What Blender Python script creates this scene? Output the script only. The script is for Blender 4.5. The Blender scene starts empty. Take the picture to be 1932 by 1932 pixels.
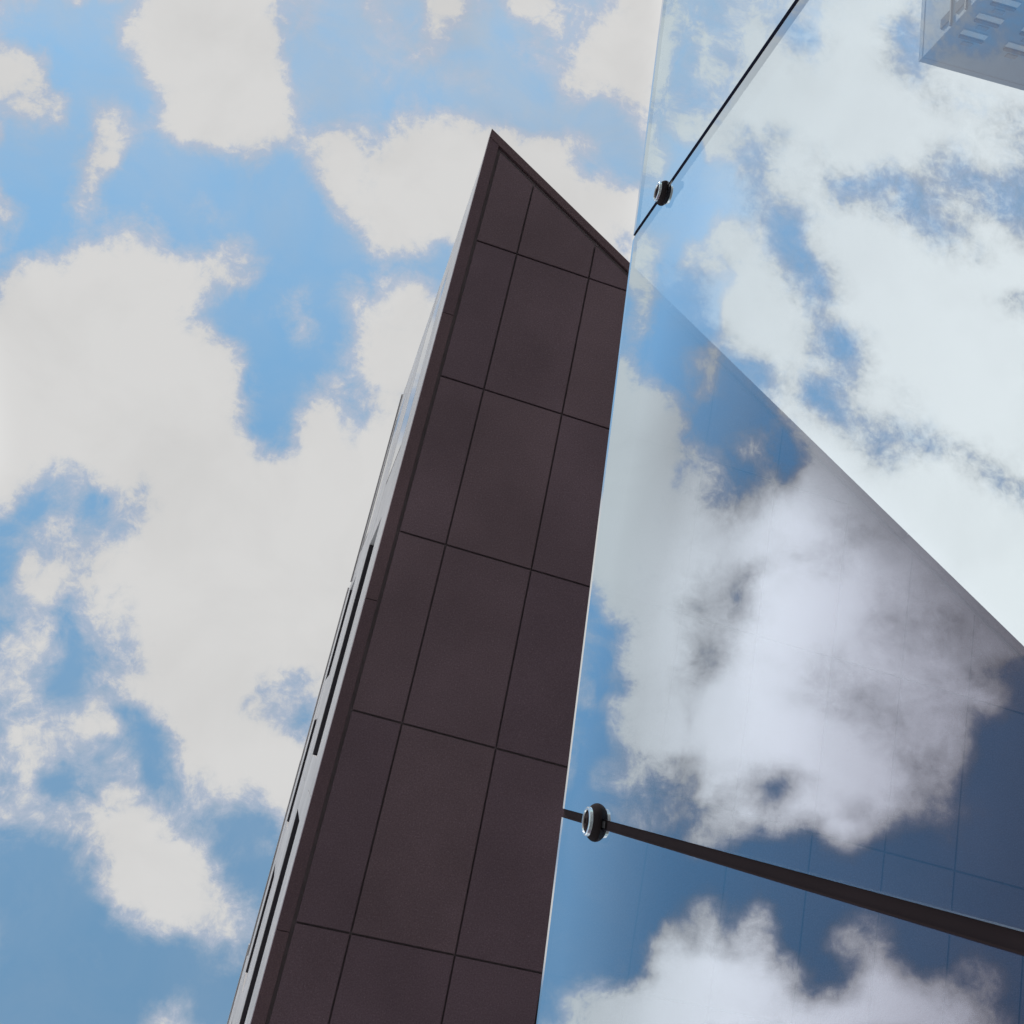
import bpy, bmesh, math, random
import numpy as np
from mathutils import Vector, Matrix
random.seed(7)
sc = bpy.context.scene
C = sc.collection

# ---------------------------------------------------------------- camera
CAM_Z = 1.6
cam_data = bpy.data.cameras.new('camera')
cam_data.sensor_width = 36.0
cam_data.lens = 36.0 * 2000.0 / 1932.0
cam_data.clip_start = 0.05
cam_data.clip_end = 20000.0
cam = bpy.data.objects.new('camera', cam_data)
C.objects.link(cam)
# columns: camera right, up, back (looking up beside the glass, 17 degrees off the zenith)
R3 = Matrix(((-0.969518, 0.178824, 0.167500), (0.137664, 0.963078, -0.231362), (-0.202689, -0.201251, -0.958340)))
cam.matrix_world = Matrix.Translation((0, 0, CAM_Z)) @ R3.to_4x4()
sc.camera = cam

# ---------------------------------------------------------------- light
SUN_EL, SUN_AZ = 38.0, 73.0          # azimuth from +X towards +Y
sdir = Vector((math.cos(math.radians(SUN_EL)) * math.cos(math.radians(SUN_AZ)),
               math.cos(math.radians(SUN_EL)) * math.sin(math.radians(SUN_AZ)),
               math.sin(math.radians(SUN_EL))))
w = bpy.data.worlds.new('World')
sc.world = w
w.use_nodes = True
wn, wl = w.node_tree.nodes, w.node_tree.links
wn.clear()
st = wn.new('ShaderNodeTexSky')
st.sky_type = 'NISHITA'
st.sun_disc = False
st.sun_elevation = math.radians(SUN_EL)
st.sun_rotation = math.atan2(sdir.x, sdir.y)
st.air_density = 1.0; st.dust_density = 0.0; st.ozone_density = 3.0
bg = wn.new('ShaderNodeBackground')
bg.inputs['Strength'].default_value = 0.15
wo = wn.new('ShaderNodeOutputWorld')
grade = wn.new('ShaderNodeMix'); grade.data_type = 'RGBA'; grade.blend_type = 'MULTIPLY'
grade.inputs['Factor'].default_value = 1.0
grade.inputs[7].default_value = (0.80, 1.17, 1.02, 1)       # clean city air: a cyan-leaning blue
wl.new(st.outputs[0], grade.inputs[6]); wl.new(grade.outputs[2], bg.inputs['Color']); wl.new(bg.outputs[0], wo.inputs['Surface'])
sl = bpy.data.lights.new('sun', 'SUN')
sl.energy = 3.8
sl.angle = math.radians(0.5)
sl.color = (1.0, 0.95, 0.88)
so = bpy.data.objects.new('sun', sl)
C.objects.link(so)
so.rotation_euler = (-sdir).to_track_quat('-Z', 'Y').to_euler()
so.location = (0, 0, 60)
sc.view_settings.view_transform = 'Standard'
sc.view_settings.look = 'None'
sc.view_settings.exposure = 0.55
sc.view_settings.gamma = 1.0
sc.view_settings.use_curve_mapping = False

# ---------------------------------------------------------------- materials
def mat(name):
    m = bpy.data.materials.new(name); m.use_nodes = True
    nt = m.node_tree; nt.nodes.clear()
    out = nt.nodes.new('ShaderNodeOutputMaterial')
    return m, nt.nodes, nt.links, out

def mathn(N, L, op, a, b=None, clamp=False):
    n = N.new('ShaderNodeMath'); n.operation = op; n.use_clamp = clamp
    for i, v in enumerate((a, b)):
        if v is None: continue
        if isinstance(v, (int, float)): n.inputs[i].default_value = v
        else: L.new(v, n.inputs[i])
    return n.outputs[0]

def stone(name, dark, light, speck, rough=0.55, scale=60.0, spec=0.3):
    """speckled granite with slow drift from piece to piece"""
    m, N, L, out = mat(name)
    b = N.new('ShaderNodeBsdfPrincipled')
    geo = N.new('ShaderNodeNewGeometry'); oi = N.new('ShaderNodeObjectInfo')
    fine = N.new('ShaderNodeTexNoise'); fine.inputs['Scale'].default_value = scale
    fine.inputs['Detail'].default_value = 4.0; fine.inputs['Roughness'].default_value = 0.75
    slow = N.new('ShaderNodeTexNoise'); slow.inputs['Scale'].default_value = 0.9; slow.inputs['Detail'].default_value = 5.0
    L.new(geo.outputs['Position'], fine.inputs['Vector']); L.new(geo.outputs['Position'], slow.inputs['Vector'])
    r = N.new('ShaderNodeValToRGB')
    r.color_ramp.elements[0].position = 0.34; r.color_ramp.elements[0].color = (*dark, 1)
    r.color_ramp.elements[1].position = 0.62; r.color_ramp.elements[1].color = (*light, 1)
    e = r.color_ramp.elements.new(0.72); e.color = (*speck, 1)
    L.new(fine.outputs[0], r.inputs[0])
    hsv = N.new('ShaderNodeHueSaturation')
    v = mathn(N, L, 'MULTIPLY_ADD', slow.outputs[0], 0.62)
    N[-1].inputs[2].default_value = 0.61
    v2 = mathn(N, L, 'MULTIPLY_ADD', oi.outputs['Random'], 0.10)
    N[-1].inputs[2].default_value = 0.92
    L.new(mathn(N, L, 'MULTIPLY', v, v2), hsv.inputs['Value'])
    h = mathn(N, L, 'MULTIPLY_ADD', oi.outputs['Random'], 0.03); N[-1].inputs[2].default_value = 0.485
    L.new(h, hsv.inputs['Hue'])
    L.new(r.outputs[0], hsv.inputs['Color']); L.new(hsv.outputs[0], b.inputs['Base Color'])
    b.inputs['Roughness'].default_value = rough
    b.inputs['Specular IOR Level'].default_value = spec
    bp = N.new('ShaderNodeBump'); bp.inputs['Strength'].default_value = 0.25; bp.inputs['Distance'].default_value = 0.003
    L.new(fine.outputs[0], bp.inputs['Height']); L.new(bp.outputs[0], b.inputs['Normal'])
    L.new(b.outputs[0], out.inputs[0])
    return m

def plain(name, col, rough=0.5, metal=0.0, noise=0.12, scale=4.0):
    m, N, L, out = mat(name)
    b = N.new('ShaderNodeBsdfPrincipled')
    geo = N.new('ShaderNodeNewGeometry')
    t = N.new('ShaderNodeTexNoise'); t.inputs['Scale'].default_value = scale; t.inputs['Detail'].default_value = 6.0
    L.new(geo.outputs['Position'], t.inputs['Vector'])
    r = N.new('ShaderNodeValToRGB')
    r.color_ramp.elements[0].position = 0.3; r.color_ramp.elements[1].position = 0.7
    r.color_ramp.elements[0].color = (*[c * (1 - noise) for c in col], 1)
    r.color_ramp.elements[1].color = (*[min(1, c * (1 + noise)) for c in col], 1)
    L.new(t.outputs[0], r.inputs[0]); L.new(r.outputs[0], b.inputs['Base Color'])
    b.inputs['Roughness'].default_value = rough; b.inputs['Metallic'].default_value = metal
    if rough > 0.9: b.inputs['Specular IOR Level'].default_value = 0.05
    L.new(b.outputs[0], out.inputs[0])
    return m

M_soffit = stone('brown_granite', (0.180, 0.126, 0.152), (0.268, 0.196, 0.236), (0.45, 0.34, 0.40))
M_trim = stone('brown_granite_trim', (0.15, 0.10, 0.12), (0.23, 0.158, 0.182), (0.34, 0.25, 0.28))
M_facade = stone('pale_granite', (0.57, 0.54, 0.55), (0.67, 0.64, 0.65), (0.60, 0.57, 0.58), scale=45.0)
M_groove = plain('dark_joint', (0.27, 0.23, 0.25), 0.9)
M_frame = plain('dark_frame_and_head_shade', (0.05, 0.045, 0.06), 0.5)
M_metal = plain('polished_steel', (0.78, 0.79, 0.80), 0.12, 1.0, 0.04)
M_seal = plain('black_silicone', (0.046, 0.032, 0.034), 0.95)
M_barrel = plain('blackened_steel', (0.035, 0.028, 0.030), 0.93)
M_black = plain('black_rubber_and_paint', (0.022, 0.019, 0.021), 0.6)
M_paving = stone('paving_stone', (0.19, 0.185, 0.18), (0.26, 0.25, 0.24), (0.32, 0.31, 0.30), scale=12.0)
M_far_wall = plain('far_tower_cladding', (0.085, 0.16, 0.25), 0.6, 0.0, 0.10, 0.4)
M_far_light = plain('far_tower_pale_panel', (0.42, 0.46, 0.50), 0.5, 0.0, 0.12, 0.6)
M_far_dark = plain('far_tower_dark_band', (0.006, 0.012, 0.035), 0.6, 0.0, 0.2, 1.0)

def glass_mat(name, front):
    """laminated solar-control glass: strong reflection that falls off towards steeper viewing"""
    m, N, L, out = mat(name)
    geo = N.new('ShaderNodeNewGeometry')
    dot = N.new('ShaderNodeVectorMath'); dot.operation = 'DOT_PRODUCT'
    L.new(geo.outputs['Incoming'], dot.inputs[0]); L.new(geo.outputs['Normal'], dot.inputs[1])
    c = mathn(N, L, 'ABSOLUTE', dot.outputs['Value'])
    r = N.new('ShaderNodeValToRGB')
    els = [(0.0, 1.0), (0.2, 0.86), (0.265, 0.86), (0.31, 0.61), (0.36, 0.45), (0.46, 0.28), (0.60, 0.12), (1.0, 0.08)] if front else [(0.0, 0.9), (0.2, 0.08), (1.0, 0.03)]
    cr = r.color_ramp
    cr.elements[0].position = els[0][0]; cr.elements[0].color = (els[0][1],) * 3 + (1,)
    cr.elements[1].position = els[-1][0]; cr.elements[1].color = (els[-1][1],) * 3 + (1,)
    for p, v in els[1:-1]:
        e = cr.elements.new(p); e.color = (v, v, v, 1)
    L.new(c, r.inputs[0])
    tint = N.new('ShaderNodeValToRGB')
    t = tint.color_ramp
    t.elements[0].position = 0.22; t.elements[0].color = (0.80, 0.93, 1.0, 1)
    t.elements[1].position = 0.62; t.elements[1].color = (0.81, 0.81, 1.0, 1)
    L.new(c, tint.inputs[0])
    tr = N.new('ShaderNodeBsdfTransparent'); tr.inputs[0].default_value = (0.735, 0.81, 0.83, 1) if front else (0.97, 0.98, 0.98, 1)
    gl = N.new('ShaderNodeBsdfGlossy'); gl.inputs['Roughness'].default_value = 0.0
    L.new(tint.outputs[0], gl.inputs['Color'])
    # the very slight roller-wave of tempered glass
    wv = N.new('ShaderNodeTexNoise'); wv.inputs['Scale'].default_value = 1.6; wv.inputs['Detail'].default_value = 1.0
    L.new(geo.outputs['Position'], wv.inputs['Vector'])
    bp = N.new('ShaderNodeBump'); bp.inputs['Strength'].default_value = 0.12; bp.inputs['Distance'].default_value = 0.02
    L.new(wv.outputs[0], bp.inputs['Height']); L.new(bp.outputs[0], gl.inputs['Normal'])
    mx = N.new('ShaderNodeMixShader')
    L.new(r.outputs[0], mx.inputs[0]); L.new(tr.outputs[0], mx.inputs[1]); L.new(gl.outputs[0], mx.inputs[2])
    L.new(mx.outputs[0], out.inputs[0])
    return m
M_glass = glass_mat('solar_glass_front', True)
M_glass_back = glass_mat('solar_glass_back', False)
M_glass_edge = plain('dark_polished_glass_edge', (0.035, 0.042, 0.085), 0.25)
M_bevel = plain('polished_glass_bevel', (0.80, 0.84, 0.87), 0.08, 1.0, 0.03)
m_, N_, L_, o_ = mat('window_glass')
b_ = N_.new('ShaderNodeBsdfPrincipled'); b_.inputs['Base Color'].default_value = (0.03, 0.045, 0.07, 1)
b_.inputs['Roughness'].default_value = 0.05; b_.inputs['Specular IOR Level'].default_value = 0.8
L_.new(b_.outputs[0], o_.inputs[0]); M_window = m_

# ---------------------------------------------------------------- helpers
def link(o, parent=None):
    C.objects.link(o)
    if parent: o.parent = parent
    return o
def tag(o, label=None, cat=None, group=None, kind=None):
    for k, v in (('label', label), ('category', cat), ('group', group), ('kind', kind)):
        if v: o[k] = v
    return o
def empty(name, loc=(0, 0, 0)):
    o = bpy.data.objects.new(name, None); C.objects.link(o); o.location = loc
    return o
def mesh_obj(name, verts, faces, mats, parent=None, fmat=None, smooth=False):
    me = bpy.data.meshes.new(name)
    me.from_pydata([tuple(v) for v in verts], [], faces)
    for m in (mats if isinstance(mats, (list, tuple)) else [mats]): me.materials.append(m)
    if fmat: me.polygons.foreach_set('material_index', fmat)
    if smooth: me.polygons.foreach_set('use_smooth', [True] * len(me.polygons))
    me.update()
    o = bpy.data.objects.new(name, me)
    link(o, parent)
    if parent: o.location = -parent.location if parent.parent is None else (0, 0, 0)
    return o
def prism(poly, z0, z1, bevel=0.0):
    """poly: ccw list of (x, y); returns verts/faces, lower edge bevelled inwards"""
    n = len(poly); V = []; F = []
    if bevel > 0:
        cx = sum(p[0] for p in poly) / n; cy = sum(p[1] for p in poly) / n
        inner = inset(poly, bevel)
        V += [(x, y, z0) for x, y in inner] + [(x, y, z0 + bevel) for x, y in poly] + [(x, y, z1) for x, y in poly]
        F.append(list(range(n))[::-1]); 
        for k in range(2):
            for i in range(n):
                j = (i + 1) % n
                F.append([k * n + i, k * n + j, (k + 1) * n + j, (k + 1) * n + i])
        F.append([2 * n + i for i in range(n)])
    else:
        V += [(x, y, z0) for x, y in poly] + [(x, y, z1) for x, y in poly]
        F.append(list(range(n))[::-1]); F.append([n + i for i in range(n)])
        for i in range(n):
            j = (i + 1) % n
            F.append([i, j, n + j, n + i])
    return V, F
def clip(poly, a, b, c):
    """keep a*x+b*y <= c"""
    out = []
    for i in range(len(poly)):
        p, q = poly[i], poly[(i + 1) % len(poly)]
        dp = a * p[0] + b * p[1] - c; dq = a * q[0] + b * q[1] - c
        if dp <= 0: out.append(p)
        if (dp < 0 < dq) or (dq < 0 < dp):
            t = dp / (dp - dq); out.append((p[0] + t * (q[0] - p[0]), p[1] + t * (q[1] - p[1])))
    return out
def area(poly):
    return 0.5 * sum(poly[i][0] * poly[(i + 1) % len(poly)][1] - poly[(i + 1) % len(poly)][0] * poly[i][1] for i in range(len(poly)))
def clean(poly, eps=1e-4):
    out = []
    for p in poly:
        if not out or math.dist(p, out[-1]) > eps: out.append(p)
    if len(out) > 1 and math.dist(out[0], out[-1]) <= eps: out.pop()
    return out
def inset(poly, d):
    """inset a convex ccw polygon"""
    base = list(poly); n = len(base)
    out = list(base)
    for i in range(n):
        p, q = base[i], base[(i + 1) % n]
        ex, ey = q[0] - p[0], q[1] - p[1]; l = math.hypot(ex, ey)
        nx, ny = ey / l, -ex / l
        out = clip(out, nx, ny, nx * p[0] + ny * p[1] - d)
        if len(out) < 3: return []
    out = clean(out)
    # keep the vertex count of the source so side faces pair up
    return out
def box(x0, x1, y0, y1, z0, z1):
    return prism([(x0, y0), (x1, y0), (x1, y1), (x0, y1)], z0, z1)
def joined(list_vf):
    V, F = [], []
    for v, f in list_vf:
        k = len(V); V += list(v); F += [[i + k for i in g] for g in f]
    return V, F

# ---------------------------------------------------------------- sky dome with broken cumulus
# cloud cover over the sky, one number per step of 0.014 in (x/z, y/z), 0 clear to 35 solid
COVER = [
24, 24, 24, 23, 23, 23, 23, 22, 21, 21, 20, 19, 18, 18, 17, 17, 16, 16, 17, 17, 19, 21, 23, 25, 26, 28, 29, 30, 31, 32, 33, 34, 34, 35, 35, 35, 34, 33, 32, 31, 29, 28, 27, 26, 25, 24, 22, 20, 18, 17, 16, 15, 15, 16, 17, 19, 20, 22, 24, 24, 25, 25, 25, 25, 24, 24, 24, 24, 24, 24, 24, 24, 23, 23, 23, 22, 21, 21, 19, 18, 16, 14, 12, 10, 8, 8, 7, 7, 7, 8, 8, 8, 9, 10, 11, 13, 15, 18, 21, 23, 26, 28, 29, 29, 29, 27, 25, 22, 19, 16, 14, 11, 9, 8, 7, 7, 8, 8, 8, 9, 9,
24, 24, 24, 24, 23, 23, 23, 22, 21, 20, 20, 19, 18, 18, 17, 17, 17, 16, 17, 18, 19, 21, 23, 24, 26, 28, 29, 30, 31, 32, 33, 33, 34, 35, 35, 35, 34, 33, 32, 31, 29, 28, 27, 26, 25, 24, 22, 21, 19, 17, 16, 16, 16, 16, 18, 19, 21, 22, 24, 25, 25, 25, 25, 24, 24, 24, 24, 23, 23, 23, 23, 23, 23, 23, 22, 22, 21, 20, 19, 17, 16, 14, 12, 10, 9, 8, 8, 8, 8, 8, 8, 8, 9, 10, 11, 13, 15, 18, 20, 23, 26, 27, 29, 29, 28, 27, 25, 22, 19, 17, 14, 11, 9, 8, 8, 8, 8, 8, 8, 9, 9,
25, 25, 25, 24, 24, 23, 22, 22, 21, 20, 19, 19, 18, 18, 17, 17, 17, 17, 17, 18, 19, 21, 22, 24, 26, 27, 28, 29, 30, 31, 32, 33, 34, 34, 34, 34, 34, 33, 32, 31, 29, 28, 27, 27, 26, 25, 23, 22, 20, 19, 18, 17, 17, 18, 19, 20, 22, 23, 24, 25, 25, 25, 25, 24, 24, 23, 23, 22, 22, 22, 22, 22, 22, 21, 21, 20, 20, 19, 18, 16, 15, 13, 11, 10, 9, 8, 8, 8, 8, 8, 8, 9, 9, 10, 11, 13, 15, 17, 20, 23, 25, 27, 28, 29, 28, 27, 25, 22, 19, 17, 14, 12, 10, 9, 8, 8, 8, 8, 9, 9, 9,
26, 26, 26, 25, 24, 23, 22, 21, 20, 19, 18, 18, 18, 18, 18, 18, 18, 18, 18, 19, 19, 21, 22, 23, 24, 26, 27, 28, 29, 30, 31, 32, 33, 33, 34, 34, 33, 32, 32, 30, 29, 28, 28, 27, 26, 25, 24, 23, 22, 21, 20, 19, 19, 20, 21, 22, 23, 24, 25, 26, 26, 25, 25, 24, 23, 22, 21, 20, 20, 20, 20, 20, 20, 19, 19, 18, 18, 17, 16, 15, 14, 12, 11, 10, 10, 9, 9, 9, 9, 9, 9, 9, 9, 10, 11, 12, 14, 17, 19, 22, 24, 26, 27, 28, 27, 26, 24, 22, 19, 17, 14, 12, 11, 10, 9, 9, 9, 9, 9, 9, 9,
28, 28, 27, 26, 24, 23, 22, 20, 19, 18, 18, 17, 17, 18, 18, 18, 19, 19, 19, 19, 20, 20, 21, 22, 23, 24, 25, 26, 28, 29, 30, 31, 32, 33, 33, 33, 33, 32, 31, 30, 29, 29, 28, 27, 27, 26, 25, 24, 24, 23, 22, 22, 22, 22, 23, 24, 25, 25, 26, 26, 26, 26, 25, 23, 22, 21, 19, 18, 18, 18, 18, 17, 17, 17, 16, 16, 15, 15, 14, 13, 12, 12, 11, 11, 10, 10, 10, 10, 10, 9, 9, 9, 9, 9, 10, 12, 14, 16, 18, 21, 23, 25, 26, 26, 26, 25, 23, 21, 19, 17, 15, 13, 11, 10, 10, 9, 9, 9, 9, 9, 9,
29, 29, 28, 27, 25, 23, 21, 19, 18, 17, 17, 17, 17, 18, 18, 19, 19, 20, 20, 20, 20, 20, 21, 21, 22, 23, 24, 25, 26, 28, 29, 30, 31, 32, 32, 32, 32, 31, 31, 30, 30, 29, 28, 28, 28, 27, 27, 26, 26, 25, 25, 25, 25, 25, 25, 26, 26, 27, 27, 27, 27, 26, 25, 23, 21, 19, 17, 16, 15, 15, 15, 15, 15, 14, 14, 13, 13, 12, 12, 11, 11, 11, 11, 11, 11, 11, 11, 11, 10, 10, 10, 9, 9, 9, 10, 11, 13, 15, 17, 20, 22, 24, 25, 25, 25, 24, 22, 21, 19, 17, 15, 14, 12, 11, 10, 10, 10, 10, 10, 10, 10,
31, 30, 29, 27, 25, 23, 21, 19, 17, 16, 16, 16, 17, 17, 18, 19, 20, 20, 20, 20, 20, 20, 20, 20, 21, 21, 22, 23, 25, 26, 28, 29, 30, 31, 32, 32, 31, 31, 31, 30, 30, 29, 29, 28, 28, 28, 28, 28, 28, 28, 28, 28, 28, 28, 28, 28, 28, 28, 28, 27, 27, 26, 24, 22, 20, 17, 15, 14, 13, 12, 12, 12, 12, 12, 11, 11, 11, 10, 10, 10, 10, 10, 11, 11, 12, 12, 12, 12, 11, 11, 10, 9, 9, 9, 9, 10, 12, 14, 16, 18, 20, 22, 23, 23, 23, 22, 21, 20, 18, 17, 15, 14, 13, 12, 11, 11, 10, 10, 10, 10, 10,
32, 31, 30, 28, 25, 23, 20, 18, 16, 15, 15, 15, 16, 17, 18, 19, 20, 21, 21, 20, 20, 20, 19, 19, 19, 20, 21, 22, 24, 25, 27, 28, 30, 30, 31, 31, 31, 31, 30, 30, 30, 29, 29, 29, 29, 29, 29, 29, 29, 30, 30, 30, 30, 30, 30, 29, 29, 29, 28, 28, 27, 26, 24, 21, 19, 16, 14, 12, 11, 10, 10, 10, 10, 10, 9, 9, 9, 8, 8, 9, 9, 10, 11, 12, 13, 13, 13, 13, 12, 11, 11, 10, 9, 9, 9, 9, 11, 13, 15, 17, 19, 20, 21, 22, 21, 21, 20, 19, 18, 16, 15, 14, 13, 12, 12, 11, 11, 11, 11, 11, 11,
32, 32, 30, 28, 25, 22, 20, 17, 15, 14, 14, 14, 15, 17, 18, 19, 20, 21, 20, 20, 20, 19, 19, 18, 19, 19, 20, 21, 23, 25, 26, 28, 29, 30, 30, 30, 30, 30, 30, 30, 30, 29, 29, 29, 29, 29, 29, 30, 30, 31, 31, 31, 31, 31, 30, 30, 29, 29, 28, 27, 26, 25, 23, 20, 17, 15, 12, 10, 9, 9, 9, 9, 8, 8, 8, 8, 7, 7, 7, 8, 9, 10, 11, 13, 14, 14, 14, 14, 13, 12, 11, 10, 9, 8, 8, 9, 10, 11, 13, 15, 17, 18, 19, 20, 20, 19, 18, 18, 17, 16, 15, 14, 13, 13, 12, 12, 12, 12, 11, 11, 11,
32, 31, 30, 28, 25, 22, 19, 17, 15, 14, 13, 14, 15, 16, 17, 19, 19, 20, 20, 19, 19, 18, 18, 18, 18, 18, 19, 21, 22, 24, 26, 27, 29, 30, 30, 30, 30, 30, 30, 30, 29, 29, 29, 29, 29, 29, 29, 30, 30, 31, 31, 31, 31, 30, 30, 29, 28, 28, 27, 26, 25, 24, 22, 19, 16, 13, 11, 9, 8, 8, 8, 8, 8, 8, 8, 7, 7, 7, 7, 8, 9, 11, 12, 13, 14, 15, 15, 15, 14, 13, 11, 10, 9, 8, 8, 8, 9, 10, 12, 14, 15, 17, 17, 18, 18, 17, 17, 16, 15, 15, 14, 13, 13, 12, 12, 12, 12, 12, 12, 12, 12,
31, 31, 29, 27, 25, 22, 19, 17, 15, 14, 13, 14, 14, 15, 16, 17, 18, 18, 18, 18, 17, 17, 17, 17, 17, 17, 19, 20, 22, 23, 25, 27, 28, 29, 29, 29, 29, 29, 29, 29, 29, 28, 28, 28, 28, 28, 28, 29, 29, 30, 30, 29, 29, 28, 27, 26, 25, 25, 24, 23, 22, 21, 19, 17, 15, 12, 10, 8, 7, 6, 6, 7, 7, 7, 8, 8, 8, 8, 8, 9, 10, 12, 13, 15, 16, 16, 16, 16, 15, 14, 12, 11, 10, 9, 8, 8, 9, 9, 11, 12, 13, 14, 15, 15, 15, 15, 15, 14, 14, 13, 13, 12, 12, 12, 12, 12, 12, 13, 13, 13, 13,
31, 31, 29, 27, 25, 22, 20, 17, 15, 14, 14, 14, 14, 14, 15, 15, 16, 16, 16, 16, 15, 15, 15, 15, 16, 16, 17, 19, 21, 22, 24, 26, 27, 28, 28, 28, 28, 28, 28, 27, 27, 27, 26, 26, 26, 26, 26, 26, 27, 27, 26, 26, 25, 23, 22, 21, 20, 19, 19, 18, 17, 16, 15, 14, 14, 11, 7, 5, 4, 4, 4, 4, 5, 6, 7, 8, 9, 9, 10, 11, 12, 14, 15, 16, 17, 18, 18, 18, 17, 16, 14, 12, 11, 10, 9, 9, 9, 9, 10, 11, 12, 12, 13, 13, 13, 13, 12, 12, 12, 12, 12, 12, 12, 12, 12, 12, 13, 13, 14, 14, 14,
31, 30, 29, 27, 25, 23, 20, 18, 16, 15, 14, 14, 13, 13, 13, 13, 13, 13, 13, 13, 13, 13, 14, 14, 15, 15, 16, 18, 20, 21, 23, 24, 25, 26, 26, 26, 26, 26, 26, 25, 25, 24, 23, 23, 23, 23, 23, 23, 22, 22, 21, 20, 18, 15, 13, 12, 11, 11, 11, 10, 10, 10, 10, 12, 18, 10, 1, 0, 0, 0, 0, 0, 0, 0, 5, 8, 10, 11, 12, 13, 14, 16, 17, 18, 19, 20, 20, 20, 19, 18, 16, 15, 13, 12, 11, 10, 10, 10, 10, 10, 10, 10, 11, 10, 10, 10, 10, 10, 11, 11, 11, 11, 11, 11, 12, 13, 13, 14, 14, 15, 15,
31, 30, 29, 27, 25, 23, 21, 19, 17, 16, 15, 14, 13, 13, 12, 11, 11, 11, 11, 12, 12, 12, 13, 13, 14, 15, 16, 17, 19, 20, 21, 23, 23, 24, 24, 24, 24, 23, 23, 22, 22, 21, 20, 19, 19, 18, 18, 18, 17, 16, 15, 14, 10, 3, 0, 0, 0, 0, 0, 0, 0, 0, 0, 7, 13, 7, 1, 0, 0, 0, 0, 0, 0, 0, 4, 8, 10, 12, 13, 14, 15, 17, 19, 21, 22, 23, 24, 23, 23, 22, 20, 18, 16, 15, 14, 13, 13, 12, 12, 12, 11, 10, 10, 9, 9, 9, 9, 10, 10, 10, 10, 10, 11, 11, 12, 13, 14, 14, 15, 16, 16,
30, 30, 29, 27, 26, 24, 22, 20, 19, 18, 17, 15, 14, 13, 12, 11, 10, 10, 11, 11, 12, 13, 13, 14, 15, 15, 16, 17, 18, 19, 20, 21, 21, 21, 21, 21, 21, 20, 20, 20, 19, 18, 16, 15, 14, 14, 13, 12, 11, 10, 9, 7, 5, 3, 1, 0, 0, 0, 0, 0, 0, 0, 0, 3, 3, 0, 0, 0, 0, 0, 0, 0, 0, 0, 0, 6, 10, 11, 12, 11, 13, 18, 22, 25, 27, 28, 28, 28, 28, 27, 25, 23, 21, 19, 18, 18, 17, 17, 16, 15, 14, 12, 11, 10, 10, 10, 10, 10, 10, 11, 11, 11, 11, 11, 12, 13, 14, 15, 16, 16, 17,
30, 30, 29, 27, 26, 24, 22, 21, 20, 19, 18, 17, 15, 14, 13, 12, 11, 11, 12, 13, 15, 15, 16, 16, 16, 17, 17, 18, 18, 19, 19, 19, 18, 18, 18, 18, 18, 17, 17, 17, 16, 16, 16, 15, 15, 14, 13, 12, 12, 10, 9, 8, 6, 4, 2, 2, 2, 3, 3, 2, 0, 0, 0, 0, 0, 0, 0, 0, 0, 0, 0, 0, 0, 0, 0, 5, 9, 10, 8, 2, 2, 19, 26, 33, 35, 35, 35, 35, 35, 35, 31, 28, 27, 25, 24, 23, 23, 24, 24, 23, 22, 18, 16, 15, 14, 14, 14, 14, 13, 13, 12, 12, 11, 11, 12, 13, 14, 15, 16, 17, 17,
30, 30, 29, 27, 25, 24, 22, 21, 20, 20, 19, 18, 18, 17, 16, 15, 15, 15, 16, 17, 20, 20, 20, 20, 20, 19, 19, 19, 19, 19, 19, 19, 18, 18, 18, 18, 18, 17, 17, 17, 16, 16, 16, 15, 15, 14, 14, 13, 12, 11, 10, 9, 7, 6, 5, 4, 4, 4, 3, 2, 8, 7, 5, 2, 0, 0, 0, 0, 0, 0, 0, 0, 0, 0, 0, 4, 7, 8, 7, 2, 4, 20, 27, 27, 31, 33, 34, 35, 35, 35, 35, 35, 34, 31, 31, 25, 31, 35, 35, 35, 35, 27, 25, 23, 21, 21, 21, 20, 20, 18, 15, 13, 11, 11, 11, 12, 14, 15, 17, 17, 18,
30, 29, 28, 27, 25, 23, 22, 21, 20, 21, 21, 21, 20, 20, 20, 20, 20, 20, 20, 20, 20, 20, 20, 20, 20, 19, 19, 19, 19, 19, 19, 19, 18, 18, 18, 18, 18, 17, 17, 17, 17, 16, 16, 15, 15, 15, 14, 13, 13, 12, 11, 10, 8, 7, 5, 4, 4, 4, 4, 3, 4, 8, 13, 11, 8, 13, 7, 3, 1, 0, 0, 0, 0, 0, 0, 3, 6, 7, 5, 2, 1, 7, 14, 10, 14, 19, 27, 33, 35, 35, 35, 35, 33, 31, 31, 29, 27, 26, 28, 31, 32, 34, 35, 34, 31, 31, 31, 31, 31, 25, 19, 14, 11, 8, 8, 11, 13, 15, 17, 17, 18,
29, 29, 28, 26, 24, 22, 21, 21, 21, 21, 21, 21, 20, 20, 20, 20, 20, 20, 20, 20, 20, 20, 20, 20, 20, 19, 19, 19, 19, 19, 19, 19, 18, 18, 18, 18, 18, 17, 17, 17, 17, 16, 16, 16, 15, 15, 14, 14, 13, 12, 12, 11, 9, 8, 6, 4, 4, 4, 4, 7, 11, 17, 23, 23, 25, 30, 22, 17, 13, 3, 0, 0, 0, 0, 0, 0, 4, 6, 4, 1, 0, 1, 3, 1, 4, 7, 18, 29, 34, 35, 35, 35, 35, 33, 31, 29, 22, 13, 11, 16, 15, 24, 32, 35, 34, 29, 26, 26, 27, 22, 17, 13, 10, 2, 0, 8, 12, 15, 16, 17, 18,
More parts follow.
